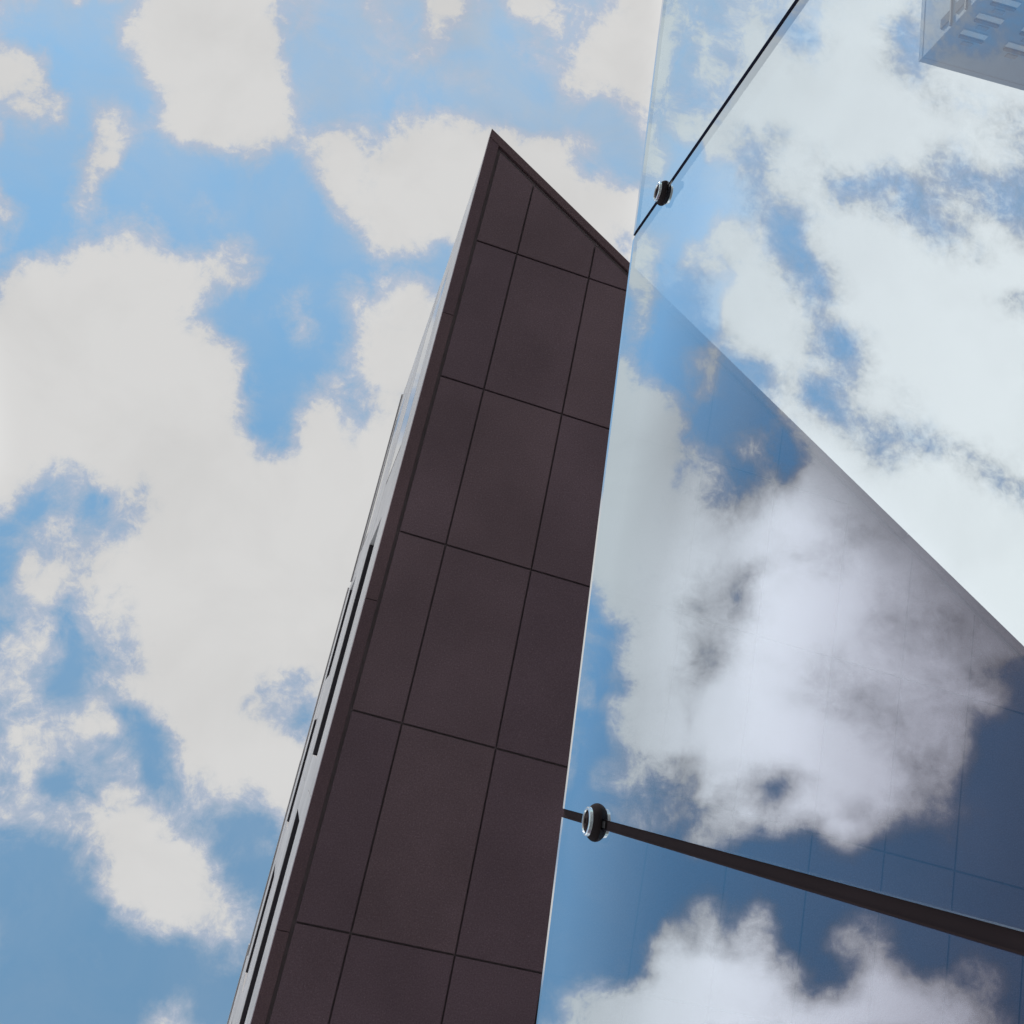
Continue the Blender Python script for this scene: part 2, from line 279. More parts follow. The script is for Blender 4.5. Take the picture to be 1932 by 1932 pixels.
28, 28, 27, 25, 24, 22, 21, 21, 21, 21, 21, 21, 21, 20, 20, 20, 20, 20, 20, 20, 20, 20, 20, 20, 20, 20, 19, 19, 19, 19, 19, 19, 18, 18, 18, 18, 18, 18, 17, 17, 17, 17, 16, 16, 16, 15, 15, 15, 14, 13, 13, 12, 11, 10, 8, 6, 6, 6, 5, 6, 10, 16, 24, 31, 35, 35, 33, 30, 27, 16, 3, 1, 0, 0, 0, 0, 3, 5, 4, 1, 0, 0, 0, 0, 4, 4, 16, 27, 30, 31, 35, 33, 30, 30, 28, 20, 19, 9, 3, 4, 8, 20, 30, 31, 24, 23, 21, 19, 18, 15, 13, 9, 3, 1, 0, 7, 12, 15, 16, 17, 18,
26, 26, 25, 24, 23, 22, 21, 21, 21, 21, 21, 21, 21, 21, 21, 20, 20, 20, 20, 20, 20, 20, 20, 20, 20, 20, 19, 19, 19, 19, 19, 19, 19, 18, 18, 18, 18, 18, 17, 17, 17, 17, 17, 16, 16, 16, 16, 15, 15, 14, 14, 13, 12, 11, 10, 8, 8, 8, 4, 2, 7, 12, 15, 22, 34, 35, 35, 35, 33, 18, 7, 4, 0, 0, 0, 3, 4, 4, 3, 1, 0, 0, 0, 0, 2, 3, 12, 24, 23, 15, 25, 23, 19, 25, 25, 10, 11, 4, 0, 2, 8, 13, 22, 21, 12, 10, 12, 11, 9, 11, 14, 12, 6, 1, 0, 7, 12, 15, 17, 18, 18,
23, 23, 23, 23, 22, 21, 21, 21, 21, 21, 21, 21, 21, 21, 21, 21, 20, 20, 20, 20, 20, 20, 20, 20, 20, 20, 19, 19, 19, 19, 19, 19, 19, 18, 18, 18, 18, 18, 18, 17, 17, 17, 17, 17, 17, 16, 16, 16, 16, 15, 15, 15, 14, 14, 12, 11, 10, 10, 7, 0, 0, 0, 2, 16, 31, 35, 35, 35, 35, 14, 9, 8, 2, 0, 0, 4, 4, 4, 3, 0, 0, 0, 0, 0, 0, 0, 3, 13, 14, 13, 22, 15, 14, 22, 22, 7, 0, 0, 4, 10, 14, 12, 14, 12, 5, 0, 0, 3, 8, 12, 15, 10, 4, 0, 0, 7, 12, 15, 17, 18, 18,
21, 21, 21, 21, 21, 21, 21, 21, 21, 21, 21, 21, 21, 21, 21, 21, 21, 21, 20, 20, 20, 20, 20, 20, 20, 20, 20, 19, 19, 19, 19, 19, 19, 18, 18, 18, 18, 18, 18, 18, 17, 17, 17, 17, 17, 17, 17, 17, 17, 17, 17, 17, 16, 16, 16, 14, 12, 12, 10, 0, 0, 0, 4, 10, 24, 29, 32, 34, 35, 29, 18, 11, 9, 7, 7, 5, 4, 5, 3, 0, 0, 0, 0, 0, 0, 0, 0, 3, 5, 12, 20, 7, 11, 20, 17, 5, 0, 0, 3, 9, 15, 14, 12, 8, 3, 0, 0, 2, 4, 5, 4, 3, 1, 0, 0, 7, 12, 15, 17, 18, 18,
18, 18, 19, 20, 20, 21, 21, 21, 21, 21, 21, 21, 21, 21, 21, 21, 21, 21, 21, 20, 20, 20, 20, 20, 20, 20, 20, 20, 19, 19, 19, 19, 19, 19, 18, 18, 18, 18, 18, 18, 18, 17, 17, 17, 17, 17, 17, 17, 18, 18, 18, 18, 19, 19, 19, 20, 21, 24, 27, 5, 9, 2, 3, 6, 13, 18, 22, 29, 35, 33, 29, 21, 15, 15, 14, 15, 17, 9, 4, 0, 0, 0, 0, 0, 0, 0, 0, 0, 3, 9, 13, 4, 5, 12, 10, 2, 0, 0, 0, 3, 7, 13, 11, 6, 2, 0, 3, 2, 1, 1, 0, 0, 0, 0, 0, 7, 12, 15, 17, 18, 18,
16, 16, 17, 18, 20, 21, 21, 21, 21, 21, 21, 21, 21, 21, 21, 21, 21, 21, 21, 21, 21, 20, 20, 20, 20, 20, 20, 20, 19, 19, 19, 19, 19, 19, 18, 18, 18, 18, 18, 18, 18, 18, 18, 18, 18, 18, 18, 18, 18, 19, 19, 20, 21, 22, 24, 28, 35, 35, 35, 12, 3, 0, 1, 5, 9, 12, 13, 21, 29, 26, 20, 19, 12, 9, 10, 15, 13, 9, 5, 1, 0, 0, 0, 0, 0, 0, 0, 0, 1, 3, 4, 2, 0, 2, 1, 0, 0, 0, 0, 0, 2, 7, 6, 3, 0, 0, 0, 0, 0, 0, 0, 0, 0, 0, 0, 7, 13, 16, 17, 18, 18,
14, 15, 16, 17, 19, 20, 21, 21, 21, 21, 21, 21, 21, 21, 21, 21, 21, 21, 21, 21, 21, 21, 20, 20, 20, 20, 20, 20, 20, 19, 19, 19, 19, 19, 18, 18, 18, 18, 18, 18, 18, 18, 18, 18, 18, 18, 18, 19, 19, 20, 20, 21, 22, 24, 26, 30, 34, 35, 35, 25, 13, 6, 8, 16, 16, 12, 7, 13, 13, 20, 22, 8, 12, 0, 6, 18, 9, 10, 6, 1, 0, 0, 0, 0, 0, 0, 0, 0, 0, 0, 0, 0, 0, 0, 0, 0, 0, 0, 0, 0, 0, 0, 0, 0, 0, 0, 0, 0, 0, 0, 0, 0, 0, 0, 0, 8, 13, 16, 17, 18, 18,
13, 14, 15, 17, 19, 20, 21, 21, 21, 21, 21, 21, 21, 21, 21, 21, 21, 21, 21, 21, 21, 21, 21, 20, 20, 20, 20, 20, 20, 19, 19, 19, 19, 19, 19, 18, 18, 18, 18, 18, 18, 18, 18, 18, 18, 18, 19, 19, 20, 20, 21, 22, 23, 25, 27, 30, 34, 35, 35, 33, 27, 16, 13, 21, 21, 17, 6, 5, 2, 14, 9, 8, 10, 6, 15, 24, 17, 15, 8, 1, 0, 0, 1, 0, 0, 0, 0, 1, 7, 9, 5, 2, 0, 0, 0, 0, 0, 0, 0, 0, 0, 0, 0, 0, 0, 0, 0, 0, 0, 0, 0, 0, 0, 0, 0, 8, 13, 16, 17, 17, 17,
12, 13, 14, 16, 18, 20, 22, 22, 22, 22, 22, 22, 22, 22, 22, 21, 21, 21, 21, 21, 21, 21, 21, 21, 20, 20, 20, 20, 20, 20, 19, 19, 19, 19, 19, 18, 18, 18, 18, 18, 18, 18, 18, 18, 18, 19, 19, 19, 20, 21, 22, 23, 24, 25, 27, 30, 33, 35, 35, 35, 34, 29, 26, 35, 29, 25, 17, 5, 0, 12, 10, 6, 9, 13, 23, 26, 20, 16, 9, 1, 0, 1, 4, 4, 8, 7, 5, 6, 12, 21, 16, 8, 0, 0, 0, 0, 0, 1, 4, 4, 2, 0, 0, 0, 0, 0, 0, 0, 0, 0, 0, 0, 0, 0, 0, 8, 13, 15, 16, 16, 16,
12, 12, 13, 15, 17, 20, 21, 22, 22, 22, 22, 22, 22, 22, 22, 22, 22, 22, 21, 21, 21, 21, 21, 21, 21, 20, 20, 20, 20, 20, 19, 19, 19, 19, 19, 18, 18, 18, 18, 18, 18, 18, 18, 18, 18, 19, 19, 20, 20, 21, 22, 23, 24, 25, 27, 29, 32, 35, 35, 35, 35, 34, 34, 35, 35, 35, 26, 9, 1, 3, 5, 7, 14, 17, 22, 23, 22, 19, 10, 1, 0, 1, 5, 10, 7, 9, 10, 9, 10, 17, 17, 15, 13, 12, 14, 10, 5, 5, 14, 19, 14, 5, 0, 2, 1, 0, 0, 2, 1, 0, 0, 0, 0, 0, 4, 9, 12, 14, 14, 14, 14,
11, 11, 12, 14, 16, 19, 21, 22, 22, 22, 22, 22, 22, 22, 22, 22, 22, 22, 22, 22, 21, 21, 21, 21, 21, 21, 20, 20, 20, 20, 20, 19, 19, 19, 19, 18, 18, 18, 18, 17, 17, 17, 17, 18, 18, 19, 19, 20, 21, 21, 22, 23, 24, 25, 26, 28, 30, 33, 31, 29, 33, 35, 35, 35, 35, 34, 27, 15, 6, 1, 7, 24, 25, 16, 15, 15, 11, 16, 12, 1, 0, 2, 6, 11, 9, 9, 10, 11, 12, 13, 18, 23, 22, 18, 21, 22, 17, 15, 28, 30, 27, 18, 7, 6, 3, 2, 2, 6, 4, 0, 0, 0, 0, 0, 5, 9, 11, 12, 12, 12, 12,
10, 11, 12, 13, 15, 18, 20, 22, 23, 23, 23, 22, 22, 22, 22, 22, 22, 22, 22, 22, 22, 22, 21, 21, 21, 21, 21, 20, 20, 20, 20, 19, 19, 19, 19, 18, 18, 18, 17, 17, 17, 17, 17, 17, 18, 19, 19, 20, 21, 22, 22, 23, 24, 25, 25, 25, 24, 19, 16, 14, 20, 28, 32, 33, 34, 32, 32, 29, 21, 12, 1, 12, 19, 8, 5, 10, 15, 19, 19, 2, 0, 6, 14, 19, 17, 12, 11, 9, 13, 26, 20, 19, 17, 14, 14, 25, 29, 29, 30, 26, 23, 22, 19, 13, 9, 7, 8, 8, 4, 0, 0, 0, 0, 0, 5, 9, 10, 10, 10, 9, 9,
10, 10, 11, 12, 15, 17, 20, 23, 23, 23, 23, 23, 23, 23, 23, 23, 22, 22, 22, 22, 22, 22, 22, 21, 21, 21, 21, 21, 20, 20, 20, 20, 19, 19, 19, 18, 18, 18, 17, 17, 16, 16, 17, 17, 18, 18, 19, 20, 21, 22, 23, 23, 24, 25, 25, 24, 21, 8, 5, 6, 12, 21, 24, 24, 32, 35, 35, 35, 33, 28, 22, 15, 14, 5, 0, 5, 15, 20, 20, 2, 0, 2, 10, 19, 21, 17, 18, 13, 13, 24, 25, 20, 14, 10, 7, 17, 26, 31, 31, 29, 27, 26, 28, 21, 17, 14, 11, 11, 8, 4, 2, 0, 0, 0, 5, 8, 9, 8, 7, 7, 6,
9, 9, 10, 12, 14, 17, 20, 23, 23, 23, 23, 23, 23, 23, 23, 23, 23, 23, 23, 22, 22, 22, 22, 22, 21, 21, 21, 21, 21, 20, 20, 20, 19, 19, 19, 18, 18, 17, 17, 16, 16, 15, 16, 16, 17, 18, 19, 20, 21, 22, 23, 24, 24, 25, 26, 26, 26, 30, 22, 12, 17, 19, 16, 23, 34, 35, 35, 34, 34, 31, 26, 19, 12, 4, 1, 7, 16, 17, 16, 2, 0, 0, 10, 19, 22, 21, 16, 15, 19, 27, 29, 25, 22, 19, 17, 16, 24, 30, 32, 33, 33, 32, 30, 24, 18, 14, 12, 12, 7, 4, 3, 1, 0, 0, 5, 7, 7, 6, 5, 4, 4,
9, 9, 10, 11, 13, 16, 20, 24, 24, 24, 24, 24, 24, 23, 23, 23, 23, 23, 23, 23, 23, 22, 22, 22, 22, 21, 21, 21, 21, 20, 20, 20, 20, 19, 19, 18, 18, 17, 17, 16, 15, 14, 14, 16, 17, 18, 19, 20, 21, 22, 23, 24, 25, 26, 27, 28, 29, 33, 31, 21, 12, 17, 19, 29, 34, 35, 35, 33, 32, 29, 21, 12, 10, 3, 3, 12, 22, 22, 16, 2, 0, 0, 16, 27, 31, 31, 32, 26, 28, 32, 33, 32, 32, 31, 30, 28, 31, 33, 33, 35, 34, 33, 31, 30, 22, 18, 16, 15, 6, 1, 0, 0, 0, 0, 5, 6, 6, 5, 4, 3, 2,
9, 9, 9, 11, 13, 16, 20, 24, 24, 24, 24, 24, 24, 24, 24, 24, 24, 23, 23, 23, 23, 23, 22, 22, 22, 22, 21, 21, 21, 21, 20, 20, 20, 19, 19, 18, 18, 17, 17, 16, 14, 11, 11, 15, 17, 18, 19, 20, 21, 22, 23, 24, 25, 26, 27, 29, 30, 33, 33, 23, 14, 22, 29, 34, 35, 35, 35, 35, 34, 30, 24, 17, 14, 11, 4, 4, 19, 21, 12, 3, 2, 3, 20, 28, 33, 35, 35, 29, 32, 35, 35, 35, 35, 35, 34, 34, 35, 35, 35, 34, 32, 31, 28, 23, 19, 18, 18, 18, 10, 3, 0, 0, 0, 0, 4, 6, 6, 4, 3, 2, 1,
9, 9, 10, 11, 13, 16, 20, 24, 25, 25, 25, 25, 24, 24, 24, 24, 24, 24, 24, 23, 23, 23, 23, 23, 22, 22, 22, 21, 21, 21, 21, 20, 20, 19, 19, 19, 18, 17, 17, 16, 14, 12, 12, 15, 17, 18, 20, 21, 22, 23, 24, 25, 26, 27, 28, 29, 31, 33, 35, 33, 34, 35, 35, 35, 35, 35, 35, 35, 35, 32, 29, 24, 19, 16, 10, 6, 19, 18, 15, 16, 3, 8, 27, 31, 30, 31, 34, 28, 32, 35, 35, 35, 35, 35, 35, 35, 35, 35, 33, 31, 28, 26, 25, 22, 19, 17, 17, 16, 13, 6, 0, 0, 0, 0, 5, 6, 6, 4, 3, 2, 1,
9, 9, 10, 11, 14, 17, 21, 25, 25, 25, 25, 25, 25, 25, 25, 25, 24, 24, 24, 24, 24, 23, 23, 23, 23, 22, 22, 22, 21, 21, 21, 20, 20, 20, 19, 19, 18, 18, 17, 16, 16, 15, 15, 16, 18, 19, 20, 21, 22, 23, 24, 25, 26, 27, 28, 30, 31, 33, 35, 35, 35, 35, 35, 35, 35, 35, 35, 35, 35, 35, 33, 27, 26, 28, 18, 10, 18, 21, 17, 12, 0, 1, 6, 27, 32, 33, 33, 27, 32, 35, 35, 35, 35, 34, 33, 33, 34, 32, 30, 27, 25, 22, 22, 22, 23, 22, 21, 23, 14, 7, 0, 0, 0, 0, 5, 7, 6, 5, 3, 2, 2,
10, 10, 11, 12, 15, 18, 21, 26, 26, 26, 26, 26, 25, 25, 25, 25, 25, 25, 24, 24, 24, 24, 23, 23, 23, 23, 22, 22, 22, 21, 21, 21, 20, 20, 20, 19, 19, 18, 18, 17, 17, 17, 17, 18, 19, 20, 21, 21, 22, 23, 24, 25, 26, 27, 29, 30, 31, 33, 35, 35, 35, 35, 35, 35, 35, 35, 35, 35, 35, 35, 35, 30, 25, 25, 19, 13, 29, 30, 20, 6, 4, 7, 9, 28, 33, 33, 30, 23, 30, 34, 35, 35, 35, 32, 29, 27, 27, 25, 23, 22, 21, 20, 20, 21, 23, 23, 23, 23, 16, 7, 0, 1, 0, 0, 6, 8, 7, 6, 4, 3, 3,
11, 11, 12, 13, 16, 19, 22, 26, 26, 26, 26, 26, 26, 26, 26, 26, 25, 25, 25, 25, 24, 24, 24, 24, 23, 23, 23, 22, 22, 22, 21, 21, 21, 20, 20, 20, 19, 19, 18, 18, 18, 18, 18, 19, 19, 20, 21, 22, 23, 24, 25, 26, 27, 28, 29, 30, 31, 32, 34, 35, 35, 35, 35, 35, 35, 35, 35, 35, 35, 35, 34, 30, 26, 25, 20, 22, 31, 28, 22, 7, 1, 7, 18, 31, 32, 30, 25, 19, 18, 27, 32, 34, 35, 32, 29, 27, 27, 26, 24, 21, 20, 20, 22, 23, 23, 23, 23, 23, 16, 10, 4, 4, 1, 0, 6, 9, 8, 7, 5, 4, 3,
12, 12, 13, 15, 17, 20, 23, 27, 27, 27, 27, 27, 27, 27, 26, 26, 26, 26, 25, 25, 25, 24, 24, 24, 24, 23, 23, 23, 22, 22, 22, 21, 21, 21, 20, 20, 20, 19, 19, 19, 19, 19, 19, 19, 20, 21, 21, 22, 23, 24, 25, 26, 27, 28, 29, 30, 31, 32, 33, 35, 35, 35, 35, 35, 35, 35, 35, 35, 35, 35, 35, 35, 31, 28, 24, 24, 24, 14, 16, 8, 4, 7, 20, 31, 35, 35, 27, 15, 11, 22, 29, 32, 34, 32, 31, 29, 27, 27, 26, 24, 21, 23, 25, 27, 26, 26, 25, 24, 17, 17, 17, 11, 5, 2, 8, 10, 10, 8, 6, 5, 5,
13, 13, 14, 16, 18, 21, 24, 28, 28, 28, 28, 28, 27, 27, 27, 27, 26, 26, 26, 25, 25, 25, 25, 24, 24, 24, 23, 23, 23, 22, 22, 22, 21, 21, 21, 20, 20, 20, 20, 19, 19, 19, 20, 20, 21, 21, 22, 23, 23, 24, 25, 26, 27, 28, 29, 30, 30, 31, 32, 35, 35, 35, 35, 35, 35, 35, 35, 35, 35, 35, 35, 35, 30, 22, 22, 18, 20, 17, 9, 5, 5, 9, 20, 31, 35, 35, 25, 15, 14, 21, 28, 31, 31, 31, 31, 30, 27, 27, 27, 27, 27, 27, 27, 27, 27, 26, 26, 27, 27, 26, 23, 15, 7, 4, 9, 11, 11, 9, 8, 6, 6,
14, 14, 15, 17, 19, 21, 25, 28, 29, 29, 28, 28, 28, 28, 28, 27, 27, 27, 26, 26, 26, 25, 25, 25, 24, 24, 24, 23, 23, 23, 22, 22, 22, 21, 21, 21, 20, 20, 20, 20, 20, 20, 20, 21, 21, 22, 22, 23, 24, 24, 25, 26, 27, 28, 29, 30, 30, 31, 32, 35, 35, 35, 35, 35, 35, 35, 35, 35, 35, 35, 35, 33, 23, 14, 13, 13, 17, 15, 4, 6, 17, 17, 24, 28, 32, 32, 25, 20, 21, 23, 28, 31, 32, 34, 33, 31, 28, 28, 27, 27, 27, 27, 26, 26, 27, 24, 23, 23, 19, 16, 16, 14, 8, 5, 11, 13, 12, 11, 9, 7, 7,
15, 15, 16, 17, 19, 22, 26, 29, 29, 29, 29, 29, 29, 28, 28, 28, 27, 27, 27, 26, 26, 26, 25, 25, 25, 24, 24, 24, 23, 23, 23, 22, 22, 21, 21, 21, 21, 21, 20, 20, 20, 21, 21, 21, 21, 22, 23, 23, 24, 25, 25, 26, 27, 28, 29, 30, 31, 31, 31, 34, 35, 35, 35, 35, 35, 35, 35, 35, 35, 35, 34, 30, 21, 12, 8, 5, 13, 10, 1, 5, 28, 29, 30, 31, 31, 31, 25, 23, 23, 23, 22, 26, 30, 33, 35, 33, 31, 31, 30, 29, 27, 26, 24, 24, 27, 24, 23, 23, 20, 15, 12, 12, 9, 8, 13, 15, 14, 12, 10, 9, 8,
15, 15, 16, 18, 20, 23, 26, 30, 31, 30, 30, 30, 30, 29, 29, 28, 28, 28, 27, 27, 26, 26, 26, 25, 25, 25, 24, 24, 24, 23, 23, 22, 22, 22, 21, 21, 21, 21, 21, 21, 21, 21, 21, 21, 22, 22, 23, 23, 24, 25, 26, 26, 27, 28, 29, 30, 31, 32, 33, 35, 33, 33, 35, 35, 35, 35, 35, 35, 35, 35, 33, 28, 19, 19, 5, 5, 15, 9, 4, 18, 32, 35, 31, 31, 31, 31, 23, 20, 20, 20, 14, 20, 28, 31, 34, 35, 35, 34, 34, 30, 26, 24, 21, 20, 20, 19, 20, 22, 23, 22, 19, 15, 12, 11, 16, 17, 15, 13, 11, 10, 9,
16, 16, 17, 18, 20, 23, 27, 32, 32, 32, 31, 31, 30, 30, 29, 29, 28, 28, 28, 27, 27, 27, 26, 26, 25, 25, 25, 24, 24, 24, 23, 23, 22, 22, 22, 21, 21, 21, 21, 21, 21, 21, 21, 22, 22, 22, 23, 24, 24, 25, 26, 26, 27, 28, 29, 30, 31, 33, 34, 35, 33, 30, 35, 35, 35, 35, 35, 35, 35, 35, 34, 31, 18, 26, 23, 21, 18, 10, 11, 24, 33, 35, 31, 31, 31, 31, 28, 24, 21, 18, 9, 19, 27, 32, 35, 35, 35, 35, 35, 32, 27, 23, 18, 18, 20, 19, 19, 21, 23, 26, 29, 30, 27, 24, 21, 19, 16, 14, 12, 11, 10,
17, 17, 17, 19, 21, 24, 28, 33, 33, 33, 32, 32, 31, 30, 30, 29, 29, 28, 28, 28, 27, 27, 27, 26, 26, 26, 25, 25, 24, 24, 23, 23, 23, 22, 22, 22, 21, 21, 21, 21, 21, 21, 22, 22, 22, 23, 23, 24, 24, 25, 26, 26, 27, 28, 29, 30, 31, 33, 34, 35, 34, 33, 35, 35, 35, 35, 35, 35, 35, 35, 35, 35, 25, 29, 30, 28, 21, 17, 23, 31, 35, 35, 31, 31, 31, 31, 28, 26, 24, 19, 11, 23, 31, 31, 32, 33, 34, 35, 35, 35, 32, 26, 22, 20, 20, 22, 21, 21, 23, 26, 30, 35, 35, 35, 25, 20, 17, 15, 13, 12, 12,
18, 18, 18, 19, 21, 24, 28, 35, 35, 34, 33, 33, 32, 31, 30, 30, 29, 29, 28, 28, 28, 27, 27, 27, 26, 26, 26, 25, 25, 24, 24, 23, 23, 22, 22, 22, 22, 21, 21, 21, 21, 21, 22, 22, 22, 23, 23, 24, 24, 25, 26, 26, 27, 28, 29, 30, 31, 32, 34, 34, 35, 35, 35, 35, 35, 34, 34, 35, 35, 35, 35, 35, 30, 31, 34, 34, 35, 35, 35, 35, 35, 35, 31, 31, 31, 31, 30, 29, 27, 24, 19, 15, 23, 29, 31, 31, 32, 34, 35, 33, 29, 25, 24, 22, 20, 20, 22, 23, 24, 29, 32, 35, 35, 35, 27, 21, 18, 16, 15, 14, 14,
19, 19, 19, 20, 21, 24, 29, 35, 35, 35, 34, 34, 33, 31, 30, 30, 29, 29, 29, 28, 28, 28, 28, 27, 27, 26, 26, 25, 25, 24, 24, 23, 23, 22, 22, 22, 22, 21, 21, 21, 21, 22, 22, 22, 22, 23, 23, 24, 24, 25, 26, 26, 27, 28, 29, 30, 31, 32, 32, 32, 35, 35, 35, 35, 34, 31, 32, 35, 35, 35, 35, 35, 32, 32, 35, 35, 35, 35, 35, 35, 35, 35, 35, 31, 31, 31, 31, 31, 31, 31, 29, 25, 26, 29, 30, 30, 27, 26, 29, 31, 29, 26, 25, 24, 24, 26, 29, 30, 29, 33, 35, 35, 35, 35, 27, 22, 19, 17, 16, 16, 15,
20, 20, 20, 20, 22, 24, 29, 35, 35, 35, 35, 35, 34, 31, 29, 30, 30, 29, 29, 29, 28, 28, 28, 28, 27, 27, 26, 26, 25, 25, 24, 24, 23, 23, 22, 22, 22, 21, 21, 21, 21, 22, 22, 22, 22, 23, 23, 24, 24, 25, 26, 26, 27, 28, 29, 30, 31, 32, 33, 35, 35, 35, 33, 26, 18, 19, 30, 33, 35, 35, 35, 35, 35, 35, 35, 35, 35, 35, 35, 35, 35, 35, 35, 31, 31, 31, 31, 31, 31, 31, 31, 31, 31, 30, 26, 22, 23, 25, 27, 30, 31, 31, 31, 28, 26, 25, 30, 34, 35, 35, 35, 35, 35, 35, 27, 22, 19, 18, 17, 17, 17,
21, 21, 21, 21, 22, 24, 29, 35, 35, 35, 35, 35, 35, 31, 29, 32, 31, 30, 29, 29, 29, 29, 29, 28, 28, 27, 27, 26, 26, 25, 24, 24, 23, 23, 22, 22, 22, 21, 21, 21, 21, 21, 22, 22, 22, 23, 23, 24, 24, 25, 25, 26, 27, 28, 29, 30, 31, 33, 34, 33, 34, 35, 31, 20, 6, 5, 13, 25, 33, 35, 35, 35, 35, 35, 35, 35, 35, 35, 35, 35, 35, 35, 35, 31, 31, 31, 31, 31, 28, 27, 28, 30, 31, 31, 30, 27, 25, 25, 27, 30, 29, 28, 28, 31, 30, 27, 28, 31, 35, 35, 35, 35, 35, 35, 27, 22, 19, 18, 18, 19, 19,
22, 22, 22, 21, 22, 24, 28, 35, 35, 35, 35, 35, 35, 34, 35, 35, 32, 29, 29, 29, 29, 29, 29, 29, 29, 28, 27, 27, 26, 25, 24, 24, 23, 22, 22, 22, 21, 21, 21, 21, 21, 21, 22, 22, 22, 23, 23, 24, 24, 25, 25, 26, 27, 27, 28, 29, 31, 33, 34, 30, 30, 35, 33, 21, 5, 1, 4, 17, 30, 35, 35, 35, 35, 35, 35, 35, 35, 35, 35, 35, 35, 35, 35, 31, 31, 31, 28, 22, 21, 21, 22, 24, 30, 31, 31, 31, 28, 26, 23, 24, 26, 27, 27, 31, 34, 35, 35, 34, 35, 35, 35, 35, 35, 35, 27, 22, 19, 19, 19, 20, 20,
23, 22, 22, 22, 22, 24, 28, 35, 35, 35, 35, 35, 35, 35, 35, 35, 31, 28, 28, 29, 30, 30, 30, 30, 29, 29, 28, 27, 26, 25, 24, 24, 23, 22, 22, 21, 21, 21, 21, 21, 21, 21, 21, 22, 22, 22, 23, 23, 24, 24, 25, 26, 26, 27, 28, 29, 30, 34, 31, 25, 25, 33, 32, 12, 2, 1, 4, 14, 26, 35, 35, 35, 35, 35, 35, 35, 35, 35, 35, 35, 35, 35, 35, 35, 26, 29, 27, 18, 15, 15, 17, 19, 27, 30, 31, 31, 28, 25, 23, 23, 26, 27, 27, 28, 31, 35, 35, 35, 35, 35, 35, 35, 35, 35, 27, 21, 19, 19, 19, 20, 20,
23, 22, 22, 22, 22, 24, 28, 35, 35, 35, 35, 35, 35, 35, 35, 35, 34, 32, 28, 30, 32, 32, 31, 31, 30, 29, 28, 27, 26, 25, 24, 23, 23, 22, 21, 21, 21, 21, 21, 21, 21, 21, 21, 22, 22, 22, 23, 23, 24, 24, 25, 25, 26, 27, 27, 27, 27, 28, 22, 17, 19, 25, 22, 9, 2, 2, 6, 13, 28, 34, 35, 35, 35, 35, 35, 35, 35, 35, 35, 35, 35, 35, 35, 35, 22, 28, 28, 23, 9, 7, 10, 15, 24, 26, 30, 31, 31, 29, 27, 26, 28, 28, 28, 32, 34, 35, 35, 35, 35, 35, 35, 35, 35, 35, 26, 21, 19, 19, 19, 20, 20,
23, 22, 22, 22, 22, 24, 28, 35, 35, 35, 35, 35, 35, 35, 35, 35, 35, 34, 33, 34, 34, 34, 33, 32, 31, 30, 29, 28, 27, 25, 24, 23, 22, 22, 21, 21, 20, 20, 20, 20, 20, 21, 21, 21, 22, 22, 23, 23, 24, 24, 25, 25, 26, 26, 26, 26, 24, 23, 20, 15, 12, 16, 14, 7, 2, 1, 4, 9, 28, 34, 35, 35, 35, 35, 35, 35, 35, 35, 35, 35, 35, 35, 35, 35, 22, 25, 25, 18, 5, 3, 7, 13, 19, 15, 22, 31, 31, 32, 32, 32, 34, 34, 33, 34, 35, 35, 35, 35, 35, 35, 35, 35, 35, 35, 26, 21, 19, 18, 19, 19, 20,
23, 22, 22, 22, 22, 23, 26, 35, 34, 33, 33, 35, 35, 35, 35, 35, 35, 35, 35, 35, 35, 35, 34, 33, 32, 31, 30, 28, 27, 25, 24, 23, 22, 21, 20, 20, 20, 20, 20, 20, 20, 20, 21, 21, 22, 22, 22, 23, 23, 24, 24, 25, 25, 26, 26, 25, 23, 23, 23, 15, 9, 16, 11, 4, 1, 0, 1, 9, 23, 32, 35, 35, 35, 35, 35, 34, 34, 35, 35, 35, 35, 35, 35, 35, 25, 18, 13, 8, 3, 5, 8, 13, 16, 7, 15, 29, 31, 34, 35, 35, 35, 35, 35, 35, 35, 35, 35, 35, 35, 35, 33, 33, 34, 35, 25, 20, 18, 18, 18, 18, 18,
23, 22, 22, 22, 21, 22, 23, 25, 23, 25, 29, 33, 34, 35, 35, 35, 35, 35, 32, 30, 31, 32, 34, 34, 33, 32, 31, 29, 27, 25, 23, 22, 21, 20, 20, 19, 19, 19, 19, 19, 20, 20, 20, 21, 21, 22, 22, 23, 23, 24, 24, 25, 25, 26, 27, 28, 29, 32, 31, 22, 14, 9, 3, 0, 1, 0, 0, 3, 14, 24, 28, 30, 32, 35, 35, 33, 34, 35, 35, 35, 35, 35, 35, 33, 13, 8, 4, 1, 3, 17, 16, 13, 10, 2, 11, 24, 31, 34, 34, 32, 31, 30, 32, 35, 35, 35, 35, 35, 34, 33, 29, 25, 23, 25, 22, 19, 17, 17, 17, 17, 17,
23, 22, 22, 22, 21, 21, 21, 17, 15, 16, 18, 24, 31, 34, 35, 34, 33, 31, 21, 19, 23, 26, 30, 33, 35, 33, 31, 29, 27, 25, 23, 21, 20, 19, 18, 18, 18, 18, 18, 19, 19, 20, 20, 21, 21, 22, 22, 22, 23, 23, 24, 24, 25, 26, 27, 29, 32, 35, 35, 28, 17, 8, 3, 0, 5, 1, 0, 1, 2, 4, 11, 20, 26, 32, 35, 35, 35, 35, 35, 35, 35, 35, 35, 28, 23, 2, 1, 0, 2, 10, 13, 12, 8, 1, 8, 20, 34, 33, 30, 26, 23, 19, 21, 31, 33, 34, 35, 34, 31, 24, 18, 16, 15, 17, 19, 18, 16, 15, 15, 15, 15,
